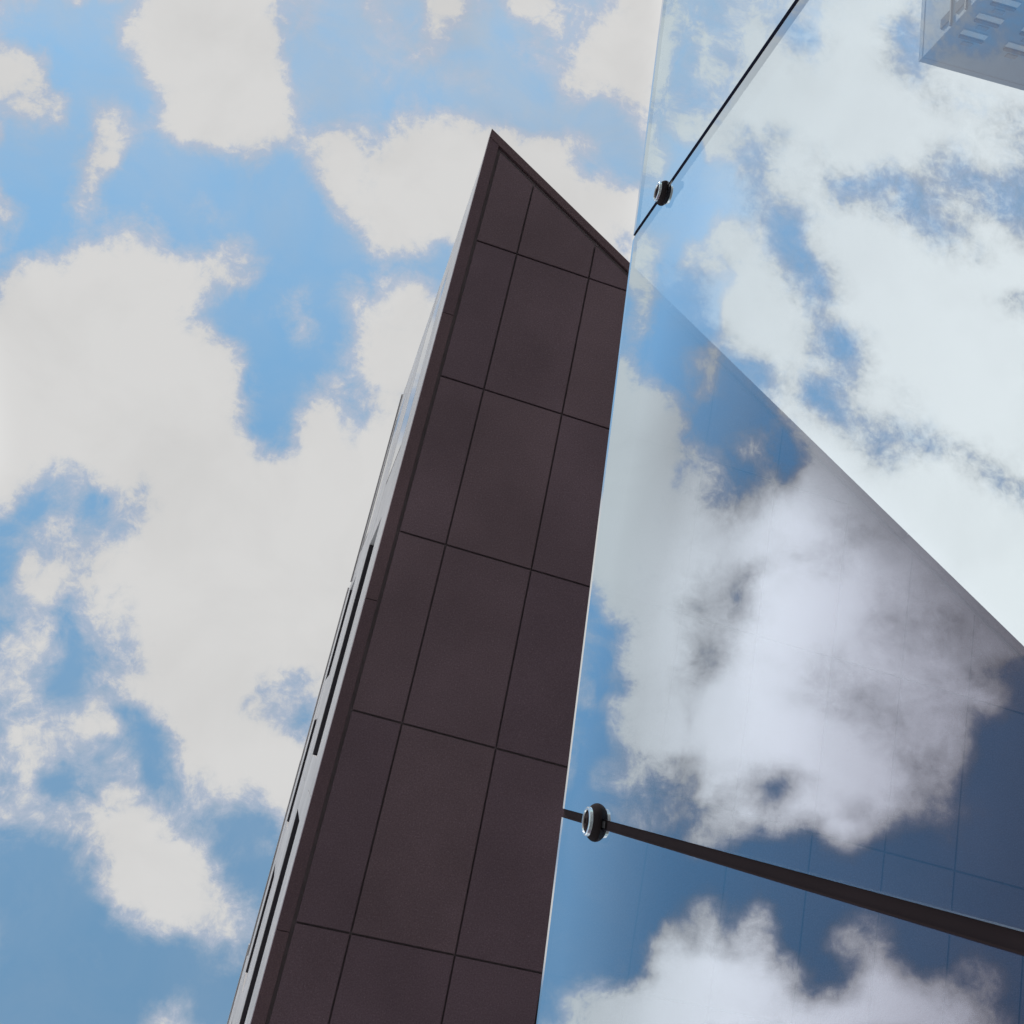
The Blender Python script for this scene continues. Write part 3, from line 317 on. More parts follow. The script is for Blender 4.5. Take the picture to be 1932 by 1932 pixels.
23, 22, 22, 22, 21, 21, 20, 14, 16, 16, 17, 18, 23, 28, 34, 29, 25, 23, 19, 18, 17, 19, 24, 29, 33, 34, 33, 29, 26, 24, 21, 20, 18, 18, 17, 17, 17, 17, 18, 18, 19, 19, 20, 20, 21, 21, 22, 22, 23, 23, 23, 24, 25, 26, 27, 30, 32, 35, 35, 28, 18, 7, 2, 8, 13, 6, 2, 2, 0, 0, 1, 12, 22, 31, 35, 35, 35, 35, 35, 35, 29, 31, 34, 24, 14, 1, 0, 0, 1, 4, 7, 9, 9, 1, 20, 29, 33, 29, 24, 19, 17, 18, 19, 23, 25, 29, 34, 28, 23, 18, 17, 16, 16, 14, 18, 17, 16, 14, 14, 13, 13,
23, 22, 22, 22, 21, 22, 23, 27, 30, 24, 21, 19, 19, 20, 23, 16, 13, 15, 16, 16, 16, 16, 18, 20, 25, 27, 29, 28, 25, 23, 20, 18, 17, 16, 16, 16, 16, 16, 17, 17, 18, 19, 19, 20, 21, 21, 22, 22, 22, 23, 23, 23, 24, 25, 27, 30, 33, 33, 33, 28, 18, 4, 0, 6, 11, 11, 10, 6, 0, 2, 7, 13, 23, 33, 35, 35, 35, 35, 35, 34, 27, 26, 29, 17, 6, 6, 3, 1, 0, 0, 0, 0, 8, 18, 25, 27, 25, 20, 18, 16, 16, 16, 16, 15, 13, 16, 23, 20, 19, 19, 21, 24, 30, 27, 21, 18, 15, 13, 12, 12, 12,
22, 22, 22, 21, 21, 22, 25, 29, 29, 28, 28, 25, 22, 22, 22, 19, 16, 12, 12, 15, 18, 18, 16, 10, 9, 15, 21, 27, 25, 21, 17, 15, 14, 14, 14, 14, 15, 15, 16, 17, 18, 18, 19, 20, 21, 21, 22, 22, 22, 22, 22, 22, 23, 24, 26, 29, 34, 32, 31, 28, 18, 7, 1, 3, 8, 12, 10, 1, 1, 7, 12, 19, 30, 35, 35, 35, 35, 35, 35, 32, 23, 14, 11, 3, 1, 16, 9, 2, 0, 0, 0, 10, 18, 27, 21, 15, 9, 10, 16, 18, 18, 15, 12, 12, 16, 19, 22, 22, 22, 25, 28, 28, 29, 29, 23, 18, 15, 12, 11, 11, 10,
22, 22, 22, 21, 21, 23, 26, 29, 30, 32, 32, 30, 32, 33, 27, 24, 21, 22, 20, 20, 24, 23, 19, 11, 7, 6, 9, 24, 23, 17, 12, 11, 11, 12, 13, 13, 14, 14, 15, 16, 17, 18, 19, 20, 21, 21, 22, 22, 22, 22, 22, 21, 21, 22, 23, 26, 31, 31, 31, 28, 18, 11, 4, 2, 6, 9, 6, 3, 10, 18, 19, 20, 22, 26, 33, 34, 32, 29, 28, 25, 13, 7, 2, 0, 8, 12, 17, 3, 0, 1, 4, 14, 23, 24, 9, 6, 7, 11, 19, 23, 24, 20, 20, 22, 21, 24, 27, 33, 32, 30, 32, 32, 30, 29, 23, 18, 14, 12, 10, 10, 9,
21, 21, 21, 21, 21, 23, 27, 34, 35, 35, 35, 33, 34, 35, 34, 29, 25, 26, 25, 28, 32, 32, 25, 15, 8, 7, 11, 22, 17, 12, 8, 7, 8, 10, 11, 12, 12, 13, 14, 15, 16, 18, 19, 20, 21, 22, 22, 22, 22, 22, 21, 20, 19, 19, 19, 22, 28, 31, 30, 26, 14, 10, 5, 0, 1, 3, 0, 3, 10, 18, 23, 21, 12, 12, 17, 25, 27, 21, 15, 9, 5, 4, 1, 0, 9, 18, 25, 3, 1, 4, 8, 12, 17, 22, 11, 7, 8, 15, 25, 32, 32, 28, 25, 26, 25, 29, 34, 35, 34, 33, 35, 35, 35, 34, 25, 18, 14, 11, 10, 9, 9,
20, 20, 20, 20, 20, 22, 27, 35, 35, 35, 35, 35, 35, 35, 35, 32, 29, 25, 27, 30, 33, 27, 20, 16, 11, 12, 16, 25, 23, 16, 9, 9, 10, 11, 10, 10, 11, 12, 13, 14, 16, 18, 19, 20, 22, 22, 23, 23, 22, 22, 20, 19, 17, 15, 14, 16, 22, 27, 28, 19, 7, 6, 4, 0, 0, 0, 0, 2, 7, 15, 23, 13, 5, 3, 7, 15, 21, 17, 8, 6, 10, 5, 0, 0, 6, 12, 28, 7, 8, 9, 9, 16, 23, 25, 16, 12, 11, 16, 20, 27, 33, 30, 27, 25, 29, 32, 35, 35, 35, 35, 35, 35, 35, 35, 25, 18, 14, 11, 10, 9, 9,
18, 18, 18, 18, 19, 22, 26, 35, 35, 35, 35, 35, 35, 35, 35, 34, 33, 30, 27, 25, 30, 24, 17, 13, 17, 22, 20, 28, 29, 27, 26, 24, 21, 13, 9, 8, 9, 10, 12, 14, 16, 18, 19, 21, 22, 23, 23, 23, 23, 22, 20, 18, 14, 9, 7, 6, 10, 17, 19, 12, 6, 4, 3, 0, 0, 0, 0, 0, 2, 8, 11, 6, 2, 0, 2, 6, 12, 7, 7, 11, 14, 8, 0, 1, 3, 5, 21, 13, 21, 24, 26, 27, 29, 28, 20, 22, 17, 13, 17, 24, 30, 25, 27, 30, 33, 34, 35, 35, 35, 35, 35, 35, 35, 35, 25, 19, 14, 12, 10, 9, 9,
16, 16, 16, 17, 18, 20, 25, 30, 35, 35, 35, 35, 35, 35, 35, 35, 35, 33, 32, 32, 32, 23, 15, 10, 13, 17, 19, 27, 32, 35, 33, 32, 29, 20, 11, 9, 8, 8, 10, 13, 15, 18, 20, 22, 24, 24, 25, 24, 24, 23, 20, 17, 12, 5, 4, 3, 2, 2, 5, 12, 11, 5, 1, 0, 0, 0, 0, 0, 0, 0, 1, 3, 4, 5, 0, 0, 4, 2, 1, 9, 17, 8, 0, 0, 0, 0, 0, 20, 29, 32, 33, 35, 32, 27, 19, 17, 13, 10, 15, 23, 32, 32, 32, 33, 35, 35, 35, 35, 35, 35, 35, 35, 35, 30, 24, 18, 15, 12, 11, 10, 10,
14, 14, 15, 15, 16, 19, 23, 29, 35, 35, 35, 35, 35, 35, 35, 35, 35, 35, 35, 35, 32, 24, 14, 6, 8, 13, 19, 25, 30, 35, 35, 35, 34, 28, 25, 21, 7, 6, 8, 12, 16, 18, 21, 24, 25, 26, 26, 26, 25, 24, 22, 18, 14, 6, 4, 3, 5, 12, 19, 26, 22, 11, 5, 1, 0, 0, 0, 0, 0, 0, 2, 3, 5, 7, 0, 0, 0, 0, 0, 7, 24, 7, 1, 0, 0, 0, 0, 28, 34, 35, 35, 35, 30, 25, 19, 13, 8, 6, 14, 24, 32, 35, 35, 35, 35, 35, 35, 35, 35, 35, 35, 35, 35, 29, 23, 19, 15, 13, 11, 11, 10,
12, 12, 13, 14, 15, 18, 22, 28, 35, 35, 35, 35, 35, 35, 35, 35, 35, 35, 35, 35, 32, 25, 17, 9, 9, 13, 19, 24, 31, 35, 35, 35, 35, 33, 28, 19, 6, 2, 6, 13, 17, 19, 21, 26, 28, 28, 28, 28, 27, 26, 24, 21, 16, 8, 4, 5, 12, 24, 29, 31, 28, 21, 15, 9, 3, 0, 0, 0, 0, 0, 0, 1, 4, 5, 1, 0, 0, 0, 3, 16, 22, 7, 1, 0, 0, 0, 0, 33, 35, 35, 35, 35, 31, 24, 19, 13, 9, 9, 17, 25, 32, 35, 35, 35, 35, 35, 35, 35, 35, 35, 35, 35, 35, 29, 23, 19, 16, 13, 12, 11, 11,
11, 11, 11, 12, 14, 17, 21, 27, 35, 35, 35, 35, 35, 35, 35, 35, 35, 35, 35, 35, 32, 28, 23, 20, 19, 18, 19, 25, 30, 33, 34, 35, 35, 35, 28, 19, 8, 10, 16, 16, 20, 22, 25, 32, 32, 31, 31, 30, 30, 29, 27, 25, 21, 18, 19, 24, 26, 33, 35, 35, 33, 30, 29, 20, 9, 0, 0, 0, 0, 0, 0, 0, 0, 0, 0, 0, 0, 1, 5, 29, 20, 6, 0, 0, 2, 2, 3, 35, 35, 35, 34, 33, 30, 25, 19, 18, 19, 20, 23, 28, 32, 35, 35, 35, 35, 35, 35, 35, 35, 35, 35, 35, 35, 29, 23, 19, 16, 14, 13, 12, 12,
10, 10, 11, 12, 13, 16, 20, 27, 35, 35, 35, 35, 35, 35, 35, 35, 35, 35, 35, 35, 34, 34, 34, 32, 25, 18, 14, 17, 25, 29, 32, 34, 35, 33, 29, 23, 13, 17, 22, 24, 26, 27, 26, 34, 34, 34, 33, 32, 32, 32, 32, 30, 29, 30, 32, 33, 33, 35, 35, 35, 32, 30, 31, 29, 18, 4, 1, 0, 0, 0, 3, 2, 1, 0, 0, 1, 1, 0, 8, 28, 21, 7, 1, 6, 7, 8, 8, 9, 35, 34, 32, 29, 25, 17, 14, 18, 25, 32, 34, 34, 34, 35, 35, 35, 35, 35, 35, 35, 35, 35, 35, 35, 35, 28, 23, 19, 17, 14, 13, 12, 12,
10, 10, 11, 12, 13, 16, 20, 26, 35, 35, 35, 35, 35, 35, 35, 35, 35, 35, 35, 35, 35, 35, 35, 29, 21, 15, 10, 13, 21, 24, 27, 32, 34, 29, 25, 26, 21, 22, 25, 28, 28, 24, 15, 30, 34, 35, 34, 34, 35, 35, 35, 33, 33, 34, 35, 35, 35, 35, 35, 35, 29, 27, 29, 34, 29, 16, 6, 1, 1, 7, 14, 9, 9, 13, 12, 7, 6, 3, 10, 24, 24, 8, 2, 16, 19, 22, 17, 16, 34, 32, 27, 24, 21, 13, 10, 15, 21, 29, 35, 35, 35, 35, 35, 35, 35, 35, 35, 35, 35, 35, 35, 35, 35, 28, 23, 19, 16, 14, 13, 12, 12,
10, 10, 11, 12, 13, 16, 19, 25, 33, 32, 33, 34, 35, 35, 35, 35, 35, 35, 35, 35, 35, 34, 34, 29, 22, 13, 9, 11, 15, 18, 24, 31, 31, 26, 23, 28, 29, 30, 27, 31, 30, 26, 19, 27, 31, 35, 35, 35, 35, 35, 35, 35, 35, 35, 35, 35, 35, 35, 35, 35, 30, 26, 27, 35, 34, 27, 15, 4, 4, 15, 22, 21, 24, 28, 24, 24, 20, 10, 8, 17, 21, 8, 1, 16, 22, 25, 25, 24, 31, 31, 24, 18, 15, 11, 9, 13, 22, 29, 34, 34, 35, 35, 35, 35, 35, 35, 35, 35, 35, 34, 33, 32, 33, 27, 22, 19, 16, 14, 13, 12, 12,
11, 11, 11, 12, 13, 15, 19, 22, 25, 26, 29, 32, 35, 35, 35, 35, 35, 35, 35, 35, 34, 32, 31, 30, 25, 15, 10, 8, 5, 11, 19, 28, 30, 29, 27, 31, 34, 34, 32, 34, 33, 31, 27, 30, 33, 35, 35, 35, 35, 35, 35, 35, 35, 35, 35, 35, 35, 35, 35, 35, 32, 29, 28, 34, 33, 28, 21, 16, 12, 23, 30, 31, 32, 35, 32, 33, 24, 10, 2, 8, 13, 6, 1, 7, 16, 24, 30, 33, 30, 28, 19, 11, 5, 8, 10, 15, 25, 30, 31, 32, 34, 35, 35, 35, 35, 35, 35, 35, 35, 32, 29, 26, 25, 24, 22, 19, 16, 14, 12, 11, 11,
12, 12, 12, 13, 14, 15, 18, 21, 21, 22, 22, 29, 35, 35, 35, 35, 35, 35, 35, 35, 34, 33, 34, 32, 29, 20, 16, 13, 5, 7, 12, 23, 28, 29, 28, 33, 35, 35, 35, 35, 35, 34, 35, 34, 34, 35, 35, 35, 35, 35, 35, 35, 35, 35, 35, 35, 35, 35, 35, 35, 32, 26, 23, 27, 28, 23, 19, 15, 21, 31, 35, 35, 35, 35, 35, 35, 27, 13, 3, 1, 3, 3, 1, 1, 6, 21, 29, 32, 32, 23, 12, 7, 5, 13, 16, 20, 29, 32, 34, 33, 34, 35, 35, 35, 35, 35, 35, 35, 35, 29, 22, 22, 21, 23, 21, 18, 16, 13, 12, 11, 10,
13, 13, 13, 13, 14, 16, 18, 21, 22, 24, 27, 32, 35, 35, 35, 33, 33, 34, 35, 35, 35, 35, 35, 34, 33, 30, 27, 20, 7, 5, 9, 22, 26, 27, 27, 33, 35, 35, 35, 35, 35, 33, 31, 30, 31, 32, 32, 34, 35, 35, 35, 35, 35, 35, 35, 35, 35, 35, 34, 32, 28, 19, 16, 16, 14, 11, 11, 11, 23, 32, 35, 35, 35, 35, 35, 35, 31, 22, 13, 4, 0, 0, 0, 0, 1, 18, 21, 25, 25, 22, 9, 5, 7, 20, 27, 30, 33, 34, 35, 35, 35, 35, 35, 34, 33, 33, 35, 35, 35, 32, 27, 24, 22, 23, 21, 18, 15, 13, 11, 10, 9,
14, 14, 14, 14, 15, 16, 19, 23, 32, 34, 35, 33, 30, 32, 30, 26, 29, 32, 34, 35, 35, 35, 35, 35, 35, 31, 26, 21, 8, 5, 8, 18, 22, 25, 27, 32, 35, 35, 35, 35, 34, 27, 19, 17, 18, 20, 25, 30, 35, 35, 35, 35, 35, 35, 35, 35, 35, 35, 31, 28, 25, 17, 10, 7, 6, 4, 3, 8, 20, 30, 33, 35, 35, 35, 35, 35, 35, 34, 27, 11, 1, 0, 0, 0, 0, 6, 8, 13, 16, 18, 8, 5, 8, 21, 26, 31, 35, 35, 35, 35, 35, 35, 34, 32, 29, 26, 30, 32, 30, 33, 35, 34, 32, 26, 21, 18, 15, 12, 10, 9, 9,
15, 15, 15, 15, 15, 16, 19, 24, 35, 35, 35, 28, 21, 28, 26, 22, 24, 27, 31, 33, 34, 35, 35, 35, 35, 30, 27, 24, 15, 11, 8, 14, 18, 23, 29, 33, 35, 35, 34, 34, 32, 10, 2, 5, 7, 9, 13, 20, 34, 35, 34, 31, 35, 35, 31, 30, 30, 29, 26, 21, 18, 11, 6, 4, 3, 0, 0, 4, 12, 25, 32, 35, 35, 35, 35, 35, 35, 35, 30, 18, 5, 2, 0, 0, 0, 0, 2, 6, 5, 14, 8, 11, 15, 24, 27, 30, 35, 35, 35, 35, 34, 33, 31, 27, 24, 22, 26, 28, 21, 28, 35, 35, 35, 27, 22, 18, 15, 12, 10, 9, 8,
17, 17, 16, 16, 16, 16, 19, 24, 34, 33, 34, 27, 21, 26, 24, 18, 18, 19, 24, 28, 32, 33, 31, 30, 28, 29, 30, 28, 22, 18, 15, 14, 15, 20, 27, 31, 35, 35, 33, 33, 33, 8, 1, 1, 0, 5, 13, 24, 33, 35, 29, 21, 24, 20, 17, 19, 22, 21, 16, 11, 8, 5, 4, 4, 4, 1, 0, 2, 8, 26, 33, 35, 35, 35, 35, 35, 35, 35, 33, 26, 14, 5, 1, 0, 0, 0, 1, 6, 6, 14, 15, 18, 22, 28, 30, 29, 28, 30, 31, 33, 32, 28, 24, 19, 18, 18, 24, 26, 21, 27, 34, 33, 34, 26, 21, 18, 15, 12, 10, 8, 8,
18, 18, 17, 17, 16, 17, 18, 21, 27, 27, 33, 29, 25, 24, 19, 13, 9, 11, 16, 20, 22, 22, 22, 22, 19, 24, 29, 30, 28, 25, 21, 14, 12, 17, 21, 28, 35, 35, 34, 34, 31, 10, 0, 0, 2, 9, 17, 20, 18, 13, 8, 7, 11, 9, 6, 8, 11, 11, 9, 6, 5, 4, 4, 5, 4, 1, 0, 1, 4, 19, 30, 35, 35, 35, 35, 35, 35, 35, 34, 29, 19, 10, 3, 0, 0, 0, 0, 7, 8, 8, 21, 25, 28, 30, 29, 24, 19, 22, 22, 22, 22, 20, 16, 11, 9, 13, 19, 24, 25, 29, 33, 27, 27, 24, 21, 18, 15, 12, 10, 8, 8,
19, 19, 18, 18, 17, 17, 17, 19, 21, 22, 30, 32, 34, 23, 18, 15, 13, 11, 8, 12, 17, 16, 16, 14, 9, 18, 25, 29, 29, 28, 24, 14, 10, 14, 20, 28, 35, 35, 35, 32, 24, 9, 0, 1, 2, 4, 4, 2, 0, 0, 1, 4, 3, 0, 1, 4, 6, 5, 4, 4, 4, 5, 7, 8, 5, 3, 1, 0, 0, 12, 27, 35, 35, 35, 35, 35, 35, 35, 35, 28, 19, 10, 3, 0, 0, 0, 0, 14, 10, 14, 24, 28, 29, 29, 25, 18, 9, 14, 16, 16, 17, 12, 8, 11, 13, 15, 18, 23, 34, 32, 30, 22, 21, 21, 20, 18, 15, 12, 10, 9, 8,
19, 19, 19, 18, 17, 17, 17, 16, 16, 17, 22, 22, 23, 22, 22, 19, 14, 10, 6, 12, 18, 13, 12, 12, 9, 13, 18, 25, 29, 30, 24, 15, 9, 12, 20, 26, 32, 34, 34, 28, 21, 13, 7, 4, 1, 0, 0, 0, 0, 0, 0, 2, 2, 3, 4, 4, 4, 5, 4, 4, 4, 6, 8, 8, 7, 6, 3, 0, 0, 12, 28, 35, 35, 35, 35, 35, 35, 35, 35, 27, 17, 9, 3, 0, 32, 26, 20, 12, 9, 15, 24, 30, 29, 25, 18, 13, 9, 12, 12, 13, 18, 12, 6, 10, 14, 19, 22, 22, 23, 22, 22, 17, 16, 18, 19, 17, 15, 13, 11, 10, 9,
20, 19, 19, 19, 18, 17, 16, 14, 11, 10, 9, 11, 16, 20, 20, 17, 13, 11, 7, 11, 13, 12, 13, 16, 15, 19, 21, 24, 27, 30, 24, 17, 13, 17, 21, 25, 29, 32, 30, 22, 19, 16, 15, 8, 3, 0, 1, 5, 6, 4, 1, 0, 1, 4, 4, 4, 5, 7, 4, 9, 12, 8, 7, 7, 6, 5, 4, 2, 3, 12, 24, 35, 35, 35, 35, 35, 35, 35, 35, 29, 19, 22, 30, 32, 29, 25, 21, 17, 13, 17, 24, 30, 27, 24, 21, 19, 15, 16, 13, 12, 13, 11, 7, 11, 13, 17, 20, 20, 16, 11, 9, 10, 11, 16, 18, 17, 15, 13, 12, 11, 10,
20, 19, 19, 19, 18, 17, 16, 13, 7, 7, 9, 13, 16, 17, 17, 16, 16, 16, 12, 11, 12, 17, 22, 27, 31, 30, 24, 24, 27, 30, 23, 18, 17, 18, 20, 24, 27, 27, 23, 16, 13, 14, 23, 14, 10, 8, 9, 15, 16, 7, 2, 0, 1, 4, 3, 2, 2, 5, 4, 13, 13, 10, 6, 4, 4, 3, 4, 7, 11, 13, 17, 28, 33, 35, 35, 35, 35, 30, 25, 12, 13, 16, 23, 27, 27, 24, 20, 18, 17, 18, 23, 30, 27, 24, 24, 30, 31, 27, 22, 17, 12, 11, 12, 16, 16, 16, 17, 17, 16, 13, 9, 7, 7, 14, 17, 17, 15, 14, 13, 12, 11,
19, 19, 19, 19, 18, 18, 16, 12, 4, 5, 10, 12, 11, 11, 11, 15, 17, 18, 21, 23, 24, 27, 29, 33, 33, 30, 27, 25, 27, 30, 22, 19, 19, 18, 22, 25, 22, 17, 13, 11, 12, 19, 31, 25, 21, 19, 21, 25, 21, 8, 5, 4, 4, 2, 0, 0, 1, 3, 12, 16, 8, 10, 8, 8, 6, 0, 3, 7, 9, 9, 11, 23, 31, 35, 30, 29, 27, 26, 23, 16, 12, 11, 13, 17, 22, 25, 22, 18, 19, 19, 22, 30, 27, 25, 27, 30, 33, 33, 29, 27, 24, 23, 21, 18, 17, 15, 11, 11, 11, 12, 10, 5, 4, 13, 16, 16, 16, 14, 13, 13, 12,
19, 19, 19, 19, 19, 18, 16, 13, 8, 9, 11, 10, 11, 11, 11, 13, 14, 18, 28, 31, 31, 31, 32, 35, 33, 32, 31, 32, 32, 28, 25, 25, 28, 30, 31, 27, 18, 12, 9, 9, 15, 26, 34, 32, 31, 32, 35, 30, 21, 18, 15, 13, 8, 3, 1, 0, 0, 5, 17, 21, 8, 8, 10, 10, 11, 4, 4, 5, 8, 8, 11, 19, 24, 25, 25, 24, 24, 24, 24, 24, 15, 9, 9, 12, 18, 27, 31, 30, 28, 25, 25, 28, 32, 32, 31, 32, 33, 35, 32, 31, 31, 31, 28, 18, 14, 13, 11, 11, 11, 10, 11, 9, 8, 14, 16, 16, 16, 15, 14, 14, 13,
19, 19, 19, 19, 19, 18, 17, 15, 13, 14, 19, 22, 23, 18, 13, 15, 18, 21, 31, 35, 35, 33, 34, 35, 35, 35, 35, 35, 34, 33, 33, 35, 35, 34, 30, 22, 15, 11, 10, 8, 15, 30, 34, 35, 35, 35, 33, 27, 16, 19, 17, 14, 11, 6, 2, 0, 2, 12, 22, 25, 8, 6, 6, 9, 15, 7, 4, 5, 11, 14, 16, 20, 21, 22, 22, 22, 22, 23, 25, 29, 15, 8, 10, 11, 15, 22, 30, 34, 35, 35, 33, 33, 34, 35, 35, 35, 35, 35, 34, 33, 35, 35, 31, 21, 18, 15, 13, 18, 23, 22, 19, 14, 13, 15, 17, 17, 16, 15, 15, 14, 14,
19, 19, 19, 19, 19, 19, 18, 17, 18, 19, 27, 29, 29, 25, 23, 23, 24, 26, 32, 34, 35, 35, 35, 35, 35, 35, 35, 35, 35, 35, 35, 35, 35, 33, 28, 18, 17, 18, 15, 8, 13, 30, 33, 35, 35, 35, 32, 24, 13, 13, 14, 15, 9, 3, 0, 0, 6, 17, 28, 30, 10, 4, 5, 8, 13, 12, 12, 14, 16, 18, 19, 20, 21, 21, 21, 21, 21, 22, 25, 30, 13, 8, 15, 18, 17, 18, 28, 33, 35, 35, 35, 35, 35, 35, 35, 35, 35, 35, 35, 35, 35, 34, 32, 26, 24, 23, 23, 25, 29, 29, 27, 19, 18, 17, 17, 17, 16, 16, 15, 15, 15,
19, 19, 19, 19, 19, 19, 19, 18, 20, 20, 24, 26, 30, 29, 27, 29, 31, 33, 33, 32, 35, 35, 35, 35, 35, 35, 35, 35, 35, 35, 35, 35, 34, 31, 26, 15, 18, 22, 13, 8, 12, 27, 33, 35, 35, 35, 30, 21, 12, 17, 23, 15, 10, 8, 5, 3, 11, 22, 31, 31, 13, 12, 12, 14, 16, 16, 17, 18, 19, 20, 21, 21, 21, 21, 20, 20, 21, 22, 24, 27, 12, 8, 13, 22, 18, 15, 26, 31, 34, 35, 35, 35, 35, 35, 35, 35, 35, 35, 35, 35, 35, 32, 33, 33, 31, 29, 27, 29, 30, 26, 24, 20, 20, 18, 18, 17, 16, 16, 15, 15, 15,
20, 20, 20, 20, 19, 19, 19, 19, 20, 20, 22, 24, 26, 26, 28, 32, 32, 30, 30, 32, 35, 35, 35, 35, 35, 35, 35, 34, 32, 31, 32, 35, 32, 29, 25, 15, 18, 25, 12, 10, 14, 30, 35, 35, 34, 32, 27, 19, 10, 18, 24, 22, 25, 23, 11, 5, 11, 21, 22, 21, 17, 16, 16, 17, 18, 19, 19, 20, 21, 21, 21, 21, 21, 20, 20, 20, 20, 21, 24, 30, 14, 10, 12, 25, 18, 15, 25, 29, 32, 35, 32, 31, 32, 34, 35, 35, 35, 35, 35, 35, 35, 32, 30, 30, 32, 32, 28, 26, 26, 24, 22, 20, 20, 19, 18, 17, 16, 15, 15, 15, 15,
21, 21, 21, 20, 20, 19, 19, 19, 20, 20, 22, 23, 23, 25, 27, 27, 25, 23, 27, 30, 32, 34, 35, 35, 35, 35, 33, 31, 28, 27, 30, 35, 32, 29, 23, 15, 16, 24, 17, 14, 15, 31, 35, 35, 32, 28, 22, 16, 12, 14, 17, 25, 29, 26, 12, 12, 14, 17, 18, 18, 18, 18, 18, 19, 19, 20, 20, 21, 21, 21, 21, 21, 20, 20, 19, 19, 19, 21, 24, 29, 15, 14, 17, 24, 16, 15, 23, 29, 32, 35, 30, 27, 28, 31, 33, 35, 35, 35, 35, 34, 32, 30, 27, 23, 25, 27, 27, 25, 23, 23, 22, 20, 20, 19, 18, 17, 16, 15, 15, 14, 14,
23, 23, 22, 21, 21, 20, 19, 19, 20, 20, 22, 23, 23, 25, 26, 24, 23, 23, 26, 28, 29, 31, 33, 34, 35, 35, 32, 29, 25, 26, 30, 33, 31, 30, 29, 16, 13, 21, 18, 18, 21, 32, 35, 33, 29, 21, 13, 12, 12, 13, 16, 19, 19, 18, 14, 14, 15, 16, 17, 17, 18, 18, 19, 19, 20, 20, 21, 21, 21, 21, 21, 20, 20, 19, 18, 18, 18, 20, 23, 27, 21, 18, 18, 21, 13, 16, 29, 30, 31, 33, 30, 26, 25, 29, 32, 35, 35, 34, 33, 31, 29, 28, 26, 23, 23, 24, 26, 25, 23, 23, 22, 20, 20, 19, 18, 17, 16, 15, 14, 13, 13,
25, 24, 24, 23, 21, 20, 20, 20, 20, 20, 22, 24, 25, 25, 24, 23, 24, 24, 23, 21, 24, 27, 31, 33, 34, 35, 33, 29, 22, 20, 21, 26, 28, 30, 30, 20, 15, 14, 16, 20, 26, 31, 32, 31, 26, 19, 12, 12, 13, 14, 15, 15, 15, 14, 14, 14, 14, 15, 16, 17, 18, 18, 19, 19, 20, 20, 20, 21, 21, 21, 21, 20, 19, 18, 17, 17, 17, 19, 23, 29, 26, 20, 16, 14, 15, 20, 30, 30, 28, 26, 21, 20, 22, 29, 33, 35, 34, 33, 31, 27, 24, 21, 23, 24, 24, 23, 24, 25, 25, 24, 22, 20, 20, 20, 19, 17, 16, 14, 13, 12, 12,
27, 26, 25, 24, 22, 21, 20, 21, 22, 24, 26, 27, 27, 27, 26, 28, 28, 24, 19, 15, 18, 21, 28, 30, 33, 35, 31, 24, 15, 12, 14, 18, 20, 22, 26, 23, 17, 14, 16, 19, 29, 31, 31, 31, 26, 20, 16, 15, 14, 14, 14, 13, 13, 13, 13, 13, 14, 15, 16, 17, 17, 18, 18, 19, 20, 20, 20, 21, 21, 21, 20, 20, 19, 17, 16, 16, 16, 18, 22, 30, 29, 19, 16, 14, 17, 23, 26, 22, 20, 18, 14, 12, 15, 24, 31, 35, 33, 30, 28, 21, 18, 15, 19, 24, 28, 28, 26, 27, 27, 27, 26, 24, 22, 21, 19, 17, 15, 13, 12, 11, 11,
28, 28, 27, 25, 23, 21, 21, 22, 27, 28, 28, 29, 30, 30, 31, 31, 29, 23, 17, 12, 12, 17, 28, 32, 34, 35, 29, 24, 19, 15, 12, 12, 14, 19, 26, 22, 13, 15, 16, 18, 28, 31, 27, 25, 22, 19, 17, 16, 15, 14, 13, 13, 12, 13, 13, 13, 14, 15, 16, 17, 17, 18, 18, 19, 19, 20, 20, 21, 21, 21, 20, 19, 18, 17, 16, 15, 15, 17, 21, 30, 28, 18, 16, 15, 13, 22, 26, 19, 14, 12, 12, 15, 19, 24, 29, 35, 34, 32, 28, 17, 12, 12, 17, 23, 29, 31, 31, 30, 30, 29, 28, 28, 27, 23, 20, 17, 15, 13, 11, 10, 10,
30, 29, 28, 26, 23, 21, 21, 23, 29, 30, 31, 31, 30, 30, 29, 30, 29, 21, 15, 10, 9, 15, 30, 33, 35, 35, 33, 32, 26, 20, 17, 17, 19, 23, 26, 21, 12, 14, 17, 19, 22, 23, 23, 21, 20, 18, 17, 16, 15, 14, 13, 13, 13, 13, 13, 14, 14, 15, 16, 17, 17, 18, 19, 19, 20, 20, 20, 21, 21, 21, 20, 19, 18, 17, 16, 15, 14, 15, 17, 20, 20, 18, 16, 14, 12, 21, 26, 23, 19, 17, 17, 20, 26, 32, 33, 35, 35, 33, 30, 15, 9, 10, 15, 21, 29, 30, 29, 30, 30, 31, 31, 30, 29, 24, 20, 17, 14, 12, 10, 9, 9,
30, 30, 28, 26, 24, 22, 21, 23, 31, 30, 29, 29, 28, 27, 25, 24, 21, 15, 11, 8, 8, 13, 23, 29, 35, 35, 34, 31, 25, 24, 27, 22, 21, 23, 26, 20, 17, 16, 17, 18, 20, 20, 20, 20, 19, 18, 17, 16, 15, 14, 14, 13, 13, 13, 14, 14, 15, 16, 16, 17, 18, 18, 19, 20, 20, 21, 21, 21, 21, 21, 21, 20, 19, 17, 16, 15, 14, 14, 15, 16, 17, 16, 16, 16, 17, 20, 26, 23, 21, 22, 27, 24, 25, 31, 34, 35, 35, 29, 23, 13, 8, 8, 11, 15, 21, 24, 25, 27, 28, 29, 29, 30, 31, 24, 19, 16, 14, 11, 10, 9, 8,
